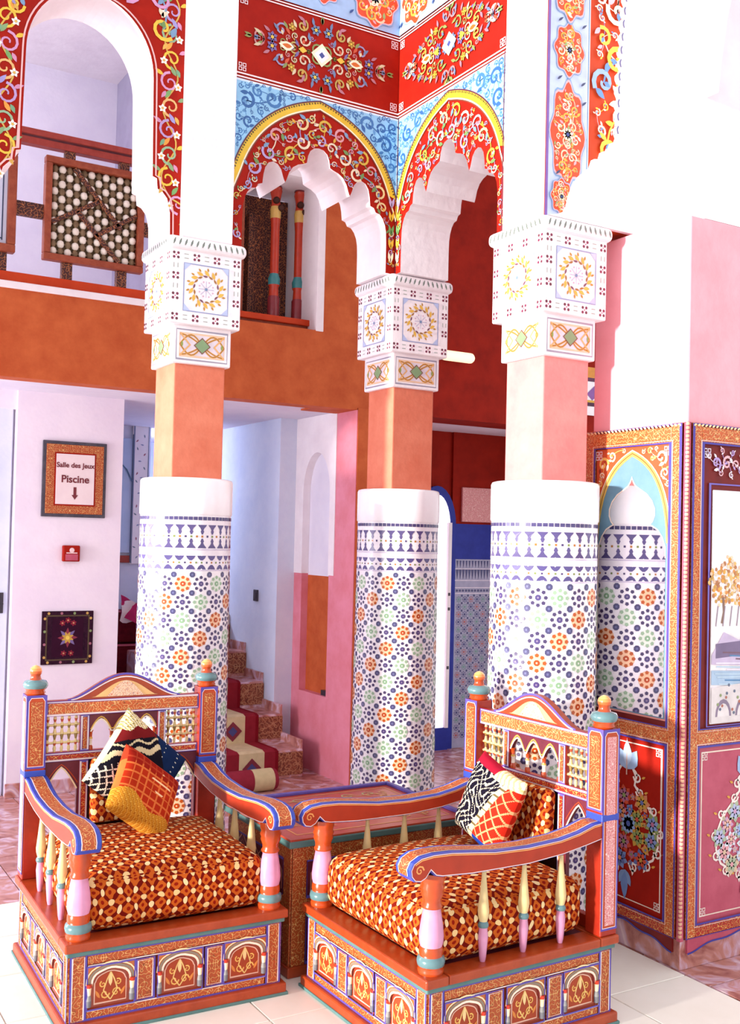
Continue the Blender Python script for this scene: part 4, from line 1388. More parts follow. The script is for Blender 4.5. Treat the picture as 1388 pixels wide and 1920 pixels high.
# pier with an arched niche
pier = struct(empty('wall_pier', (3.05, 5.3, 0)))
def PF(s_, t, h=0): return Vector((-h, s_, t))      # s = distance behind the front face, facing -X
PT = .77
na, nb, nz0, nzs, nzt = .30, .655, .47, 1.70, 1.955
mb = MB()
arcn = [((na + nb) / 2 - (nb - na) / 2 * cos(a), nzs + (nzt - nzs) * sin(a)) for a in [pi * k / 14 for k in range(15)]]
outer = [(0, 0), (PT, 0), (PT, ZS), (0, ZS)]
mb.prism([(0, 0), (PT, 0), (PT, nz0), (0, nz0)], PF, -.052, 0)
mb.prism([(0, nz0), (na, nz0), (na, ZS), (0, ZS)], PF, -.052, 0)
mb.prism([(nb, nz0), (PT, nz0), (PT, ZS), (nb, ZS)], PF, -.052, 0)
mb.prism([(nb, nzs), (nb, ZS), (na, ZS), (na, nzs)] + arcn[1:-1], PF, -.052, 0)
mb.box(.05, .45, 0, PT, 0, ZS)
pb = mb.build('pier_body', 'pink_pier', pier)
# white plaster around the niche head
x0w = .235
mb = MB()
e = .003
arcw = [((na + nb) / 2 + (x - (na + nb) / 2) * .985, z_ - e) for x, z_ in arcn]
mb.prism([(x0w, 1.2), (na + e, 1.2), (na + e, ZS - .001), (x0w, ZS - .001)], PF, -.045, .004)
mb.prism([(nb - e, 1.2), (PT - .001, 1.2), (PT - .001, ZS - .001), (nb - e, ZS - .001)], PF, -.045, .004)
mb.prism([(nb - e, nzs), (nb - e, ZS - .001), (na + e, ZS - .001), (na + e, nzs)] + arcw[1:-1], PF, -.045, .004)
mb.build('white_surround', 'white_plaster', pier)
boxo('niche_back', 'lilac_plaster', .046, .051, na, nb, 1.19, nzt, pier)
boxo('niche_back', 'orange_tadelakt', .046, .051, na, nb, nz0, 1.19, pier)
boxo('pier_front', 'orange_tadelakt', .004, .45, -.005, .0, .0, ZS, pier)
hb = MB(); hb.box(.02, .06, 5.62 - 5.3, 5.70 - 5.3, nz0, nz0 + .03)
hb.build('niche_bracket', 'dark_metal', pier)

# passage right of the farthest column: dark red wall, blue door, zellige dado
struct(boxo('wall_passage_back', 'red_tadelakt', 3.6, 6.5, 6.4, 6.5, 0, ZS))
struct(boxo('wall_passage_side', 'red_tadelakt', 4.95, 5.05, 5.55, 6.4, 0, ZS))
P_Y = 6.0
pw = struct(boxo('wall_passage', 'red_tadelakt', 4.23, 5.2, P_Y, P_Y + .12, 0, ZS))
boxo('blue_dado', 'blue_paint', 4.235, 5.2, P_Y - .004, P_Y, 1.30, 1.545, pw)
boxo('stucco_panel', 'pink_arabesque', 4.30, 4.75, P_Y - .02, P_Y, 1.56, 1.80, pw, .004)
plaster('zellige_ground', '#a9a8c4', '#9a9ab8', 20, .3, .04, .5)
zd = boxo('zellige_dado', 'zellige_ground', 4.235, 5.2, P_Y - .012, P_Y, 0, 1.30, pw)
P = Paint(lambda s_, t, h=0: Vector((4.235 + s_, P_Y - .0125 - h, t)), .0008)
for i in range(9):
    for j in range(19):
        x, z_ = .03 + .052 * (i + .5), .06 + .052 * (j + .5)
        c = ['#b05a5a', '#3a3a78', '#6a9a90', '#3a3a78'][(i + j) % 4]
        P.h = .0013; P.disc(x, z_, .009, c, 6)
        for k in range(8):
            P.h = .0013; P.disc(x + .018 * cos(k * pi / 4), z_ + .018 * sin(k * pi / 4), .0048, c, 4)
        P.h = .0013; P.disc(x + .026, z_ + .026, .008, '#2e2e6a', 6)
P.h = .0015
for z_ in (1.06, 1.10, 1.15, 1.23): P.rect(0, .9, z_, z_ + .006, '#e4dcec')
for k in range(34):
    x = .012 + k * .026
    P.h = .0015; P.poly([(x - .011, 1.23), (x, 1.16), (x + .011, 1.23)], '#3c3a70'); P.h = .0015; P.poly([(x - .008, 1.29), (x, 1.24), (x + .008, 1.29)], '#3c3a70')
    P.h = .0015; P.rect(x - .008, x + .008, 1.075, 1.09, '#3c3a70')
P.rect(0, .022, .0, 1.3, '#6a78b0')
o = P.build('zellige_mosaic', pw, 'tile_glaze'); o['kind'] = 'stuff'
# blue arched doorway with bright glazed leaf
dw = struct(empty('door_2', (4.10, P_Y - .02, 0)))
n = 14
ai = [(-.10 + .20 * (1 - 0) * 0, 0)]
inner = [(-.115, .12), (.098, .12)] + [(-.01 + .108 * cos(a), 1.52 + .22 * sin(a)) for a in [pi * k / n for k in range(n + 1)]]
outer_ = [(-.20, 0), (.150, 0)] + [(-.01 + .16 * cos(a), 1.52 + .28 * sin(a)) for a in [pi * k / n for k in range(n + 1)]]
mb = MB()
mb.prism(outer_, lambda a, b_, h: Vector((a, -h, b_)), -.03, .0); mb.build('door_surround', 'blue_paint', dw)
mb = MB(); mb.prism(inner, lambda a, b_, h: Vector((a, -h, b_)), .001, .006); mb.build('glazed_leaf', 'daylight_glass', dw)
boxo('door_bottom', 'blue_paint', -.115, .10, -.02, -.001, 0, .15, dw)
boxo('door_edge', 'white_gloss', .070, .098, -.03, -.006, .15, 1.55, dw, .002)
for z_ in (.55, .95, 1.05): boxo('hinge', 'dark_metal', .075, .09, -.034, -.03, z_, z_ + .02, dw)
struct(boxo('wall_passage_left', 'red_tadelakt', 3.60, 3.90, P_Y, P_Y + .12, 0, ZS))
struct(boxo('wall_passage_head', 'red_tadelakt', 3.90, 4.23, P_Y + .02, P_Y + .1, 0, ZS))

# tube lamp on the dark red wall
lp = empty('wall_lamp', (3.60, YB - .05, 2.545)); tag(lp, 'horizontal glowing tube lamp on the dark red wall', 'lamp')
mb = MB(); mb.lathe([(.001, 0), (.02, .004), (.030, .016), (.032, .03), (.032, .205), (.030, .219), (.02, .231), (.001, .235)], 0, 0, 0, 16, axis='x'); mb.build('tube', 'lamp_glow', lp)
boxo('backplate', 'white_gloss', .02, .215, .02, .05, -.02, .02, lp, .003)
pq = empty('painted_plaque', (4.84, YB, 2.28)); tag(pq, 'small white and purple plaque on the red wall between column and pillar', 'plaque')
boxo('board', 'white_gloss', -.09, .09, -.015, 0, 0, .32, pq, .003)
P = Paint(lambda s_, t, h=0: Vector((s_, -.0155 - h, t)), .001)
P.rect(-.09, .09, .25, .32, '#d8903a'); P.rect(-.09, .09, .225, .25, '#5a2a4a'); P.poly([(-.05, .14), (.0, .1), (.05, .14), (.02, .2)], '#8a5aa0'); P.rect(-.09, .09, .06, .085, '#4a1a3a'); P.rect(-.09, .09, .085, .1, '#d8a83a')
P.build('painted_mark', pq)

# ------------------------------------------------------------------ armchairs
plaster('chair_orange', '#aa421a', '#983612', 20, .35, .04, .5)
plaster('chair_red', '#a62a14', '#942210', 20, .35, .04, .5)
plaster('chair_violet', '#5a4a9c', '#4c4290', 20, .4, .03, .5)
plaster('chair_blue', '#2f4bb4', '#2a40a4', 20, .35, .03, .5)
plaster('chair_maroon', '#6e2434', '#5c1c2c', 20, .45, .03, .4)
OR1, TEA, PNK, CRM = '#b84418', '#5d8084', '#d894b8', '#ddc48a'
VIO, WHT = '#5a4ba8', '#ecdcdc'


def inset(poly, d):
    """shrink a counter-clockwise polygon"""
    N = len(poly); out = []
    for i in range(N):
        a, p, b_ = poly[i - 1], poly[i], poly[(i + 1) % N]
        def nrm(u_, v_):
            dx, dy = v_[0] - u_[0], v_[1] - u_[1]; l = sqrt(dx * dx + dy * dy) or 1
            return (-dy / l, dx / l)
        n1, n2 = nrm(a, p), nrm(p, b_)
        mx, my = n1[0] + n2[0], n1[1] + n2[1]; l2 = mx * mx + my * my
        k = 2 / max(l2, .8)
        out.append((p[0] + mx * d * k / 2 * 1.0, p[1] + my * d * k / 2 * 1.0))
    return out


def arch_panel_proto(parent, w, h):
    """carved niche panel: scalloped white arch on colonnettes with a gold flame inside. local: faces -Y, base centre at origin"""
    fr = lambda s_, t, q=0: Vector((s_, -q, t))
    mb = MB()
    mb.prism([(-w / 2, 0), (w / 2, 0), (w / 2, h), (-w / 2, h)], fr, -.002, .003, 0, None, '#9a3c24')
    # spandrel board with arched cut, proud of the ground
    hw = w * .36
    top, spr = h * .86, h * .58
    def arch_pts(k, n=14):
        pts = []
        for i in range(n + 1):
            t = i / n; a = pi * t
            x = -(hw + k) * cos(a); z_ = spr + (top - spr + k) * (sin(a) ** .8) * (1 + .06 * (abs(sin(3 * a)) - .5))
            pts.append((x, z_))
        return pts
    ap = arch_pts(0)
    spd = [(-w / 2 + .004, spr - .005), ] + [(-hw, spr - .005)] + ap + [(hw, spr - .005), (w / 2 - .004, spr - .005), (w / 2 - .004, h - .004), (-w / 2 + .004, h - .004)]
    mb.prism(list(reversed(spd)), lambda s_, t, q=0: Vector((s_, -q, t)), .009, .003, 0, None, '#b8602a', '#6a2a30')
    # colonnettes
    for sg in (-1, 1):
        x = sg * (hw + .011)
        mb.lathe([(.008, .012, '#6a6a70'), (.0085, .03, '#8a8a88'), (.006, .045, '#f0dcb0'), (.0075, .062, '#f0dcb0'), (.008, .066, '#c83018'), (.0085, spr, '#c83018'), (.011, spr + .003, '#a02818')], x, -.006, 0, 8)
    P = Paint(fr, .0100, mb=mb, mat=1)
    P.stroke(arch_pts(.004), .006, '#f0e2cc'); P.stroke(arch_pts(.012), .007, '#8a7a68'); P.stroke(arch_pts(.020), .004, '#f0d9a8')
    P.rline(-w / 2 + .003, w / 2 - .003, .003, h - .003, .004, VIO)
    P.fill(lambda x, y: abs(x) < w / 2 - .006 and y < h - .006 and (y > top or abs(x) > hw + .028 * 0 + .03) and y > spr + .02, (-w / 2, w / 2, spr, h), (.013, .009, .006), ['#f0cf86', '#e8b45c'], 90, 3, None, .25, False)
    P = Paint(fr, .0036, mb=mb, mat=1)
    q = [(-hw + .006, .016), (hw - .006, .016), (hw - .006, spr)] + [(x * .86, z_ - .008) for x, z_ in reversed(ap[1:-1])] + [(-hw + .006, spr)]
    P.poly(q, '#a63c16'); P.stroke(q, .003, '#e8b8a0', True)
    for sg in (-1, 1):
        P.spiral(sg * .016, .04, .014, 0, 1.2, sg, .004, '#e8b45c', 10); P.spiral(sg * .022, .068, .010, 2, 1.2, -sg, .0035, '#e8b45c', 10)
        P.stroke([(0, .022), (sg * .02, .05), (sg * .01, .08), (0, .10)], .0035, '#f0c878')
        P.leaf(sg * .03, .03, pi / 2 - sg * .5, .028, .010, '#d8843a')
    P.leaf(0, .06, pi / 2, .04, .014, '#f0d090')
    return mb.build('arch_panel', ['lacquer', 'paint'], parent)


def turned(parent, name, x, y, prof, seg=16):
    mb = MB(); mb.lathe(prof, x, y, 0, seg); return mb.build(name, 'lacquer', parent)


ARM = [(.30, .552), (.30, .602), (.25, .598), (.19, .582), (.12, .571), (.0, .566), (-.12, .57), (-.20, .58), (-.27, .588), (-.33, .590), (-.37, .586), (-.395, .574),
       (-.405, .556), (-.402, .538), (-.39, .524), (-.37, .520), (-.352, .528), (-.338, .545), (-.322, .530), (-.30, .525), (-.20, .518), (.0, .516), (.13, .525), (.22, .538)]


def make_chair():
    root = empty('armchair')
    Wb, Db = .325, .33
    # ---- box base
    boxo('plinth', 'chair_orange', -.345, .345, -.351, .351, 0, .036, root, .006)
    boxo('plinth_line', 'teal_paint', -.349, .349, -.355, .355, .0, .009, root, .002)
    body = boxo('base_box', 'chair_maroon', -Wb, Wb, -Db, Db, .03, .24, root)
    boxo('teal_bead', 'teal_paint', -.337, .337, -.343, .343, .222, .238, root, .004)
    mb = MB(); t = .075
    for (a, b_, c, d) in ((-.345, .345, -.351, -.351 + t), (-.345, .345, .351 - t, .351), (-.345, -.345 + t, -.351 + t, .351 - t), (.345 - t, .345, -.351 + t, .351 - t)):
        mb.box(a, b_, c, d, .236, .262)
    mb.build('top_ledge', 'chair_orange', root, .005)
    boxo('seat_deck', 'chair_maroon', -.28, .28, -.285, .285, .236, .256, root)
    # ---- carved panels on front and two sides
    proto = None
    for side in range(4):
        hw = Wb if side in (0, 2) else Db
        face = Db if side in (0, 2) else Wb
        rz = [0, pi / 2, pi, -pi / 2][side]
        ex = empty('panel_row'); ex.parent = root; ex.rotation_euler = (0, 0, rz)
        def bar(x0, x1, z0, z1, mat, d=.006):
            b2 = boxo('carved_strip', mat, x0, x1, -face - d, -face, z0, z1, ex, .0015)
        bar(-hw, -hw + .046, .036, .222, 'gold_arabesque_fine'); bar(hw - .046, hw, .036, .222, 'gold_arabesque_fine')
        bar(-hw + .05, hw - .05, .192, .218, 'gold_arabesque_fine'); bar(-hw + .05, hw - .05, .040, .060, 'gold_arabesque_fine')
        span = 2 * hw - .10
        pw_, sw_ = span * .245, span * .098
        xs = [-span / 2 + pw_ / 2, 0, span / 2 - pw_ / 2]
        gap = (span - 3 * pw_ - 2 * sw_) / 4
        for k, x in enumerate(xs):
            if proto is None: proto = o = arch_panel_proto(ex, span * .262, .128)
            else: o = copy_tree(proto, ex)
            o.location = (x, -face, .062)
        for x in (-(pw_ + sw_ + 2 * gap) / 2 * 1.03, (pw_ + sw_ + 2 * gap) / 2 * 1.03):
            bar(x - sw_ / 2, x + sw_ / 2, .068, .184, 'gold_arabesque_fine', .008)
        P = Paint(lambda s_, t_, q=0: Vector((s_, -face - q, t_)), .0068)
        P.rline(-hw + .047, hw - .047, .0385, .220, .004, VIO)
        P.rline(-hw + .002, -hw + .044, .037, .221, .004, VIO); P.rline(hw - .044, hw - .002, .037, .221, .004, VIO)
        P.rline(-hw + .006, -hw + .040, .041, .217, .002, WHT); P.rline(hw - .040, hw - .006, .041, .217, .002, WHT)
        P.stroke([(-hw + .05, .190), (hw - .05, .190)], .003, WHT); P.stroke([(-hw + .05, .062), (hw - .05, .062)], .003, WHT)
        P.h = .0090
        for x in (-(pw_ + sw_ + 2 * gap) / 2 * 1.03, (pw_ + sw_ + 2 * gap) / 2 * 1.03):
            P.rline(x - sw_ / 2, x + sw_ / 2, .067, .185, .004, VIO); P.rline(x - sw_ / 2 + .005, x + sw_ / 2 - .005, .072, .180, .002, WHT)
        P.build('panel_lines', ex)
    # ---- rear posts with finials
    for sg in (-1, 1):
        px, py, q = sg * .305, .312, .033
        pst = boxo('rear_post', 'chair_red', px - q, px + q, py - q, py + q, .262, .872, root, .004)
        boxo('post_cuff', 'chair_blue', px - q - .002, px + q + .002, py - q - .002, py + q + .002, .600, .622, pst, .003)
        for (fr, w0) in ((lambda s_, t, h=0: Vector((px + s_, py - q - h, t)), 0), (lambda s_, t, h=0: Vector((px + sg * (q + h), py + sg * s_, t)), 1), (lambda s_, t, h=0: Vector((px - s_, py + q + h, t)), 2)):
            lo = .628 if w0 == 0 else .28
            P = Paint(fr, .0008)
            P.rect(-q, q, lo, .872, VIO)
            e = [(-q + .006, lo + .006), (q - .006, lo + .006), (q - .006, .852), (q - .014, .864), (-q + .014, .864), (-q + .006, .852)]
            P.poly(e, WHT); P.poly(inset(e, .004), OR1)
            P.build('post_border', pst)
            mb = MB(); h_ = .0018
            mb.face([fr(-q + .014, lo + .014, h_), fr(q - .014, lo + .014, h_), fr(q - .014, .850, h_), fr(-q + .014, .850, h_)])
            mb.build('post_ornament', 'gold_arabesque_fine' if w0 == 0 else 'pink_arabesque', pst)
        turned(root, 'finial', px, py, [(.026, .870, OR1), (.034, .878, OR1), (.030, .886, OR1), (.037, .893, TEA), (.041, .902, TEA), (.041, .908, TEA), (.036, .917, TEA), (.020, .921, OR1),
                                        (.017, .928, OR1), (.016, .936, OR1), (.019, .942, '#d8602c'), (.0205, .951, '#e08a4a'), (.018, .960, '#e8a860'), (.010, .967, '#f0c080'), (.002, .970, '#f0c080')])
    # ---- openwork back
    y0, y1 = .300, .325
    xi = .272
    P_ = lambda s_, t, h=0: Vector((s_, y0 - h, t))
    def rail(nm, a, b_, c, d, mat='chair_red', dy=0): return boxo(nm, mat, a, b_, y0 - dy, y1, c, d, root, .0025)
    def deco(a, b_, c, d, mat='gold_arabesque_fine', dy=0, name='strip_ornament', par=root):
        P = Paint(lambda s_, t, h=0: Vector((s_, y0 - dy - h, t)), .0008)
        P.rect(a, b_, c, d, VIO); P.rline(a + .004, b_ - .004, c + .004, d - .004, .003, WHT); P.build('strip_border', par)
        mb = MB(); e = .0075
        if d - c > .02 and b_ - a > .02:
            mb.face([Vector((a + e, y0 - dy - .0022, c + e)), Vector((b_ - e, y0 - dy - .0022, c + e)), Vector((b_ - e, y0 - dy - .0022, d - e)), Vector((a + e, y0 - dy - .0022, d - e))])
            mb.build(name, mat, par)
    tr = rail('top_rail', -xi, xi, .795, .848, dy=.006); deco(-xi, xi, .796, .847, 'gold_arabesque', .006, par=tr)
    # crest
    crest = [(-.20, .846), (.20, .846)] + [(x, .848 + .083 * (cos(pi * x / .40) ** 1.6 if abs(x) < .2 else 0)) for x in [.20 - .02 * k for k in range(21)]]
    mb = MB(); mb.prism(crest, lambda s_, t, h=0: Vector((s_, y0 + .002 - h, t)), -.022, .006, 0)
    cr = mb.build('crest', 'chair_orange', root)
    P = Paint(lambda s_, t, h=0: Vector((s_, y0 - .004 - h, t)), .0008)
    P.stroke(crest[2:], .007, VIO); P.stroke([(x * .94, .848 + (z_ - .848) * .88) for x, z_ in crest[2:]], .004, WHT)
    inn = [(x * .66, .854 + max(0, z_ - .858) * .74) for x, z_ in crest[2:]]
    P.poly(inn, '#e8b878'); P.build('crest_lines', cr)
    mb = MB(); mb.face([Vector((x * .62, y0 - .0062, z_)) for x, z_ in inn]); mb.build('crest_ornament', 'cream_arabesque', cr)
    # rails and stiles
    mr = rail('mid_rail', -xi, xi, .640, .672); deco(-xi, xi, .641, .671, 'red_arabesque', par=mr)
    lr = rail('lower_rail', -xi, xi, .262, .30)
    s1 = .137
    for sg in (-1, 1):
        stl = rail('back_stile', sg * s1 - .016, sg * s1 + .016, .30, .795); deco(sg * s1 - .015, sg * s1 + .015, .672, .795, par=stl); deco(sg * s1 - .015, sg * s1 + .015, .30, .64, 'red_arabesque', par=stl)
    # triple arch in the middle
    n = 3; w = 2 * (s1 - .016) / n
    edge_ = [(s1 - .016, .795), (-s1 + .016, .795), (-s1 + .016, .735)]
    for k in range(n):
        x0_ = -s1 + .016 + k * w
        for t in [j / 8 for j in range(9)]:
            edge_.append((x0_ + w * (.06 + .88 * t), .735 + .042 * (1 - abs(2 * t - 1) ** 1.7)))
    edge_.append((s1 - .016, .735))
    mb = MB(); mb.prism(edge_, P_, -.018, -.002, 0)
    ta = mb.build('triple_arch', 'chair_maroon', root)
    P = Paint(P_, -.0012); P.stroke(edge_[3:-1], .005, '#f0e2cc'); P.stroke([(x, z_ + .008) for x, z_ in edge_[3:-1]], .004, '#d8a84a'); P.build('arch_lines', ta)
    for k in range(4):
        x = -s1 + .016 + k * w; x = min(max(x, -s1 + .023), s1 - .023)
        turned(root, 'colonnette', x, .312, [(.009, .672, OR1), (.009, .682, OR1), (.006, .688, '#f0e2cc'), (.006, .705, '#f0e2cc'), (.008, .710, '#d8a84a'), (.006, .716, OR1), (.007, .732, OR1), (.011, .738, OR1)], 10)
    # turned lattices either side
    for sg in (-1, 1):
        cx = sg * (s1 + .016 + xi) / 2; hw = (xi - s1 - .016) / 2
        for k in range(5):
            x = cx - hw + (k + .5) * 2 * hw / 5
            turned(root, 'lattice_spindle', x, .312, [(.004, .672, CRM), (.006, .684, CRM), (.0035, .694, OR1), (.007, .703, CRM), (.0035, .714, '#8a6a2a'), (.0075, .733, CRM), (.0035, .752, '#8a6a2a'), (.007, .763, CRM), (.0035, .774, OR1), (.006, .784, CRM), (.004, .795, CRM)], 8)
        for z_ in (.703, .733, .763):
            mb = MB(); mb.lathe([(.0045, 0, CRM), (.0045, 2 * hw, CRM)], cx - hw, .312, z_, 8, axis='x'); mb.build('lattice_bar', 'lacquer', root)
        # pointed arch opening below
        a_, b_ = sorted((sg * (s1 + .016), sg * xi)); m_ = (a_ + b_) / 2; ww = (b_ - a_) / 2
        pts = [(b_, .64), (a_, .64), (a_, .30), (a_ + .006, .30), (a_ + .006, .545)] + [(m_ - (ww - .006) * (1 - t) ** .75, .545 + .075 * t) for t in [j / 8 for j in range(1, 9)]] + [(m_ + (ww - .006) * (t) ** .75, .62 - .075 * t) for t in [j / 8 for j in range(1, 9)]] + [(b_ - .006, .30), (b_, .30)]
        mb = MB(); mb.prism(pts, P_, -.018, -.003, 0)
        pa = mb.build('pointed_arch', 'chair_maroon', root)
        P = Paint(P_, -.0024); ar = pts[4:-2]
        P.stroke(ar, .005, '#f0d9b0'); P.stroke([(m_ + (x - m_) * 1.16, z_ + .010) for x, z_ in ar[1:-1]], .003, OR1); P.build('arch_lines', pa)
    # cloth panel in the middle of the lower back
    boxo('back_board', 'dark_wood', -s1 + .016, s1 - .016, .315, .322, .30, .64, root)
    # ---- arms
    for sg in (-1, 1):
        ax = sg * .300; hw = .036
        mb = MB(); mb.prism(ARM, lambda s_, t, h=0: Vector((ax + h, s_, t)), -hw, hw, 0, 1)
        arm = mb.build('arm', ['chair_violet', 'chair_blue'], root, .004, 2)
        for fs in (-1, 1):
            fr = (lambda q: (lambda s_, t, h=0: Vector((ax + q * (hw + h), s_, t))))(fs)
            P = Paint(fr, .0008)
            i1, i2, i3 = inset(ARM, .006), inset(ARM, .010), inset(ARM, .0165)
            P.poly(i1, WHT); P.poly(i2, '#a83216'); P.stroke(i3[1:12], .003, '#e8a05a')
            P.spiral(-.375, .552, .014, 0, 1.3, 1, .004, '#e8a05a', 10)
            P.build('arm_side_paint', arm)
        # ornament along the top
        topp = ARM[1:14]
        def strip_on_top(w_, off, mat, name, col=WHT):
            mb = MB(); L_ = []; R_ = []
            for i, p in enumerate(topp):
                a, b_ = topp[max(i - 1, 0)], topp[min(i + 1, len(topp) - 1)]
                dx, dz = b_[0] - a[0], b_[1] - a[1]; l = sqrt(dx * dx + dz * dz)
                nx, nz = dz / l, -dx / l
                L_.append(Vector((ax - w_, p[0] + nx * off, p[1] + nz * off))); R_.append(Vector((ax + w_, p[0] + nx * off, p[1] + nz * off)))
            for i in range(len(topp) - 1): mb.face([L_[i], L_[i + 1], R_[i + 1], R_[i]], 0, col)
            mb.build(name, mat, arm)
        strip_on_top(.022, .0008, 'paint', 'arm_top_line'); strip_on_top(.019, .0014, 'gold_arabesque_fine', 'arm_top_ornament')
        turned(root, 'front_post', sg * .298, -.305, [(.034, .262, OR1), (.036, .272, OR1), (.033, .278, OR1), (.037, .284, TEA), (.039, .294, TEA), (.037, .304, TEA), (.031, .308, OR1), (.033, .316, OR1), (.032, .330, OR1),
                                                      (.030, .334, PNK), (.033, .345, PNK), (.034, .36, PNK), (.031, .39, PNK), (.026, .42, PNK), (.024, .432, PNK), (.028, .436, OR1), (.029, .442, OR1), (.025, .448, OR1), (.026, .46, OR1),
                                                      (.032, .475, OR1), (.030, .482, OR1), (.034, .492, OR1), (.030, .500, OR1), (.034, .512, OR1), (.034, .53, OR1)], 20)
        for yy in (-.135, .01, .15):
            turned(root, 'arm_spindle', sg * .306, yy, [(.007, .26, PNK), (.010, .275, PNK), (.0145, .33, PNK), (.012, .352, PNK), (.014, .356, TEA), (.016, .362, TEA), (.014, .368, TEA), (.011, .372, CRM), (.0155, .388, CRM), (.0165, .40, CRM), (.012, .44, CRM), (.007, .49, CRM), (.006, .515, CRM)], 14)
    return root


def rounded_box(mb, w, d, h, r, puff, n=14):
    """soft cushion block centred on x,y with base at 0"""
    def soft(v, half, rr):
        return v
    faces = []
    def pt(u_, v_, w_):
        # u,v,w in [-1,1] on cube surface -> rounded box
        x, y, z_ = u_ * w / 2, v_ * d / 2, w_ * h / 2
        ix = max(-w / 2 + r, min(w / 2 - r, x)); iy = max(-d / 2 + r, min(d / 2 - r, y)); iz = max(-h / 2 + r, min(h / 2 - r, z_))
        dx, dy, dz = x - ix, y - iy, z_ - iz; l = sqrt(dx * dx + dy * dy + dz * dz)
        if l > 1e-9: x, y, z_ = ix + dx / l * r, iy + dy / l * r, iz + dz / l * r
        k = (1 - u_ * u_) * (1 - v_ * v_)
        z_ += puff * k * (1 if w_ > 0 else 0) * max(0, w_)
        q = .35 * puff
        y += q * v_ ** 3 * (1 - u_ * u_) * (1 - w_ * w_); x += q * u_ ** 3 * (1 - v_ * v_) * (1 - w_ * w_)
        return (x, y, z_ + h / 2)
    lin_ = [-1 + 2 * i / n for i in range(n + 1)]
    lin_ = [t * (1.5 - .5 * t * t) for t in lin_]
    for fn in (lambda a, b_: pt(a, b_, 1), lambda a, b_: pt(b_, a, -1), lambda a, b_: pt(a, -1, b_), lambda a, b_: pt(b_, 1, a), lambda a, b_: pt(1, a, b_), lambda a, b_: pt(-1, b_, a)):
        mb.grid([[fn(a, b_) for a in lin_] for b_ in lin_])


def seat_cushion(parent_loc, rz, label):
    mb = MB(); rounded_box(mb, .585, .575, .165, .05, .03)
    o = mb.build('seat_cushion', 'seat_fabric'); o.location = parent_loc; o.rotation_euler = (0, 0, rz)
    return tag(o, label, 'cushion', 'armchair seat cushions')


def pillow(name, size, thick, colfn, n=76):
    """soft square pillow standing in the XZ plane, painted weave facing -Y, centre at origin"""
    mb = MB(); s2 = size / 2
    def pt(i, j, f):
        u_, v_ = -1 + 2 * i / n, -1 + 2 * j / n
        pin = 1 - .06 * (1 - u_ * u_) * abs(v_) ** 2, 1 - .06 * (1 - v_ * v_) * abs(u_) ** 2
        th = thick / 2 * (max(0, 1 - u_ ** 4) * max(0, 1 - v_ ** 4)) ** .55
        return (u_ * s2 * pin[1], f * th, v_ * s2 * pin[0])
    mb.grid([[pt(i, j, -1) for i in range(n + 1)] for j in range(n + 1)], 0, '#000000', True, False, lambda j, i: colfn((i + .5) / n, (j + .5) / n))
    mb.grid([[pt(n - i, j, 1) for i in range(n + 1)] for j in range(n + 1)], 0, '#000000', True, False, lambda j, i: colfn(1 - (i + .5) / n, (j + .5) / n))
    return mb.build(name, 'woven')


def col_orange(u_, v_):
    """orange lattice cloth with a gold tufted band along one edge"""
    if v_ < .30 + .05 * sin(9 * u_) - .12 * u_: return ['#c88a2c', '#b8741e', '#d09a3c', '#a8641c'][(int(u_ * 61) * 7 + int(v_ * 53) * 3) % 4]
    if abs(u_ - .60) + abs(v_ - .62) < .20 and (int(u_ * 44) * 7 + int(v_ * 44) * 5) % 7 == 0: return '#e8c090'
    if (int(u_ * 44) % 5 == 0) or (int(v_ * 44) % 5 == 0): return '#cf6a34' if v_ < .75 else '#a83a22'
    return '#a82c14' if v_ < .7 else '#901e12'


def col_navy(u_, v_):
    """dark pillow: cream tufted top corner, cream waves and checks, dark red and blue sides"""
    p, q = .74 * u_ + .67 * v_, -.67 * u_ + .74 * v_
    w = q - .025 * sin(22 * p)
    if q > .50 + .02 * sin(30 * p): return ['#e0cfa0', '#b8a060', '#efe4cc', '#8a7a4a', '#d8c890'][(int(u_ * 70) * 3 + int(v_ * 60)) % 5]
    if u_ < .025: return '#d8c8a8'
    if p > .95: return '#c8c8b8' if (int(u_ * 40) % 8 == 0 and int(v_ * 60) % 4 == 0) else '#14264a'
    if q > .38: return '#6e1a1c'
    if .20 < w < .265 or .32 < w < .345: return '#cdbc92'
    if q < .14 and p < .45: return '#e0d4c0' if int(p * 70) % 5 == 0 or int((q + 1) * 70) % 5 == 0 else '#1c1820'
    if v_ < .06: return '#8a1a1e'
    return '#17151f'


def col_patch(u_, v_):
    """half dark with cream swirls, half orange lattice, cream top corner, crimson edge"""
    d = u_ - (.30 + .42 * v_)
    if v_ > .86 and u_ > .55: return ['#e6d6a4', '#cdb87c', '#f0e6c8'][int(u_ * 40 + v_ * 31) % 3]
    if u_ < .10 + .06 * sin(7 * v_) and v_ > .3: return '#a81c34'
    if v_ > .90: return '#a81c34'
    if d > .22: 
        if v_ < .10: return '#1c3a8a'
        k = (u_ + v_) * 44; l = (u_ - v_) * 44
        return '#e0a070' if int(k) % 7 == 0 or int(l + 60) % 7 == 0 else '#c02a1a'
    if .13 < d <= .22: return '#d8c898' if int(v_ * 44) % 5 else '#6a5a3a'
    s_ = sin(26 * u_ + 4 * sin(13 * v_)) * sin(22 * v_ + 3 * sin(15 * u_))
    if abs(s_) < .16: return '#ddd0b0'
    return '#171322'


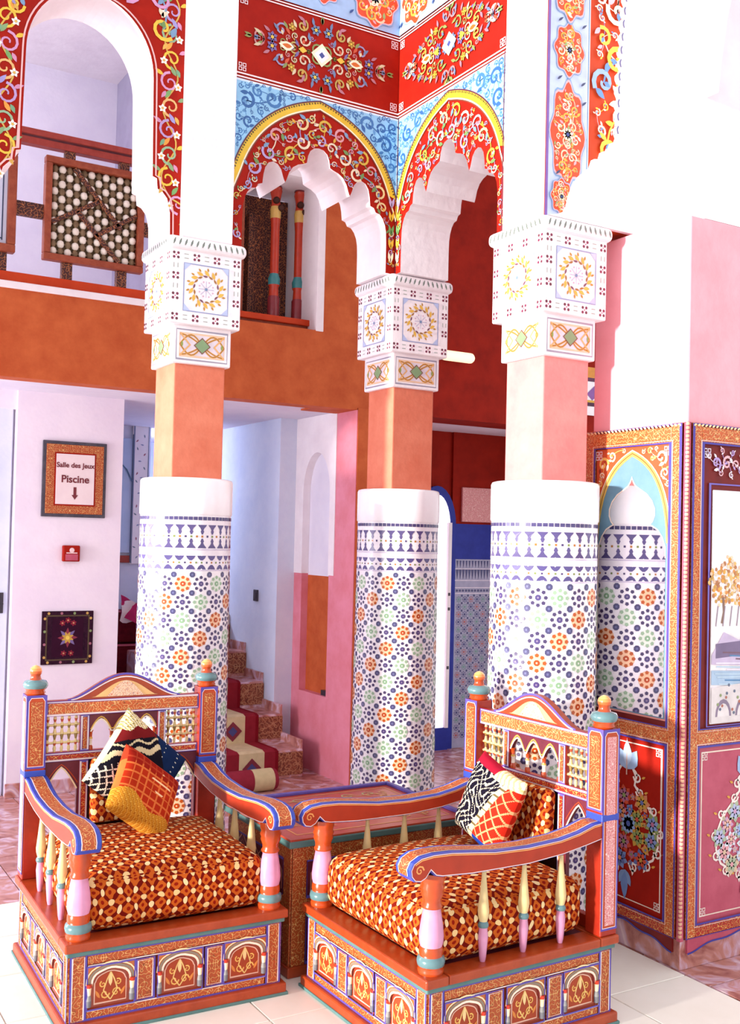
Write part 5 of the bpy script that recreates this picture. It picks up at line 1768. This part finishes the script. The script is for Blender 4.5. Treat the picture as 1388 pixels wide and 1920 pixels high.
LX, LY, RX, RY = 1.174, 3.339, 1.934, 2.680
chairL = make_chair()
chairL.location = (LX, LY, 0); chairL.rotation_euler = (0, 0, -.022)
tag(chairL, 'painted wooden armchair facing forward, in front of the framed sign', 'armchair', 'painted armchairs')
chairR = copy_tree(chairL)
chairR.location = (RX, RY, 0); chairR.rotation_euler = (0, 0, -pi / 2 + .022)
tag(chairR, 'painted wooden armchair turned to the left, in front of the mirrored pillar', 'armchair', 'painted armchairs')


def at(chair, x, y, z_):
    a = chair.rotation_euler[2]
    return (chair.location[0] + x * cos(a) - y * sin(a), chair.location[1] + x * sin(a) + y * cos(a), z_)


seat_cushion(at(chairL, 0, -.02, .262), chairL.rotation_euler[2], 'red and cream patterned seat cushion of the forward-facing armchair')
seat_cushion(at(chairR, 0, -.02, .262), chairR.rotation_euler[2], 'red and cream patterned seat cushion of the armchair turned left')
for ch, nm in ((chairL, 'red and cream back cushion behind the pillows of the forward-facing armchair'), (chairR, 'red and cream back cushion against the carved back of the armchair turned left')):
    mb = MB(); rounded_box(mb, .24, .05, .22, .022, 0)
    o = mb.build('back_cushion', 'seat_fabric'); o.location = at(ch, .0, .266, .43)
    o.rotation_euler = (-.06, 0, ch.rotation_euler[2]); tag(o, nm, 'cushion', 'armchair back cushions')

pl = pillow('throw_pillow', .30, .11, col_navy)
pl.location = at(chairL, .01, .180, .618); pl.rotation_euler = (-.30, radians(42), chairL.rotation_euler[2] + .1)
tag(pl, 'dark pillow with cream waves and checks, behind the orange pillow', 'pillow')
pl = pillow('throw_pillow', .25, .10, col_orange)
pl.location = at(chairL, -.005, .045, .565); pl.rotation_euler = (-.60, radians(38), chairL.rotation_euler[2] + .12)
tag(pl, 'orange checked pillow with a golden tufted corner on the left armchair', 'pillow')
pl = pillow('throw_pillow', .26, .10, col_patch)
pl.location = at(chairR, -.035, .155, .585); pl.rotation_euler = (-.30, radians(12), chairR.rotation_euler[2] - .12)
tag(pl, 'patchwork pillow, half black with cream swirls, half orange lattice, on the right armchair', 'pillow')

# ------------------------------------------------------------------ corner table between the chairs
tb = empty('corner_table', (1.91, 3.345, 0)); tag(tb, 'low painted corner table with a teal edge between the two armchairs', 'table')
hx, hy, zt = .355, .275, .445
boxo('table_edge', 'teal_paint', -hx, hx, -hy, hy, zt - .028, zt - .006, tb, .004)
plaster('table_red', '#b8482c', '#a83c22', 16, .3, .04, .5)
boxo('table_top', 'table_red', -hx + .004, hx - .004, -hy + .004, hy - .004, zt - .008, zt, tb, .002)
for (a, b_, c, d) in ((-hx, hx, hy - .02, hy), (hx - .02, hx, -hy, hy - .02)):
    boxo('table_rim', 'chair_violet', a, b_, c, d, zt, zt + .012, tb, .003)
P = Paint(lambda s_, t, h=0: Vector((s_, t, zt + h)), .0008)
P.rline(-hx + .05, hx - .05, -hy + .05, hy - .05, .005, '#d89a5a')
P.fill(lambda x, y: abs(x) < hx - .07 and abs(y) < hy - .07 and (abs(x) > .15 or abs(y) > .1), (-hx, hx, -hy, hy), (.03, .02), ['#c89058', '#a8a070'], 200, 8, ['#c89058'], .12)
P.build('table_top_ornament', tb)
boxo('table_body', 'chair_maroon', -hx + .02, hx - .02, -hy + .02, hy - .02, .03, zt - .028, tb)
boxo('table_plinth', 'chair_orange', -hx + .006, hx - .006, -hy + .006, hy - .006, 0, .034, tb, .004)
for rz, face, hw in ((0, hy - .02, hx - .02), (-pi / 2, hx - .02, hy - .02)):
    ex = empty('table_side'); ex.parent = tb; ex.rotation_euler = (0, 0, rz)
    boxo('side_stile', 'gold_arabesque_fine', -hw, -hw + .05, -face - .006, -face, .034, zt - .03, ex, .0015)
    boxo('side_stile', 'gold_arabesque_fine', hw - .05, hw, -face - .006, -face, .034, zt - .03, ex, .0015)
    boxo('side_rail', 'gold_arabesque_fine', -hw + .05, hw - .05, -face - .006, -face, zt - .075, zt - .03, ex, .0015)
    boxo('side_rail', 'gold_arabesque_fine', -hw + .05, hw - .05, -face - .006, -face, .21, .25, ex, .0015)
    P = Paint(lambda s_, t, q=0: Vector((s_, -face - q, t)), .0068)
    P.rline(-hw + .052, hw - .052, .252, zt - .077, .005, VIO); P.rline(-hw + .052, hw - .052, .04, .208, .005, VIO)
    P.h = .001
    for k in range(4):
        cx = -hw + .12 + k * (2 * hw - .24) / 3
        for z0_ in (.06, .265):
            P.stroke([(cx - .05, z0_), (cx - .05, z0_ + .06), (cx - .02, z0_ + .085), (cx, z0_ + .105), (cx + .02, z0_ + .085), (cx + .05, z0_ + .06), (cx + .05, z0_)], .005, '#d0907a')
            P.stroke([(cx - .035, z0_), (cx - .035, z0_ + .05), (cx, z0_ + .08), (cx + .035, z0_ + .05), (cx + .035, z0_)], .003, '#a85a4a')
    P.build('side_paint', ex)
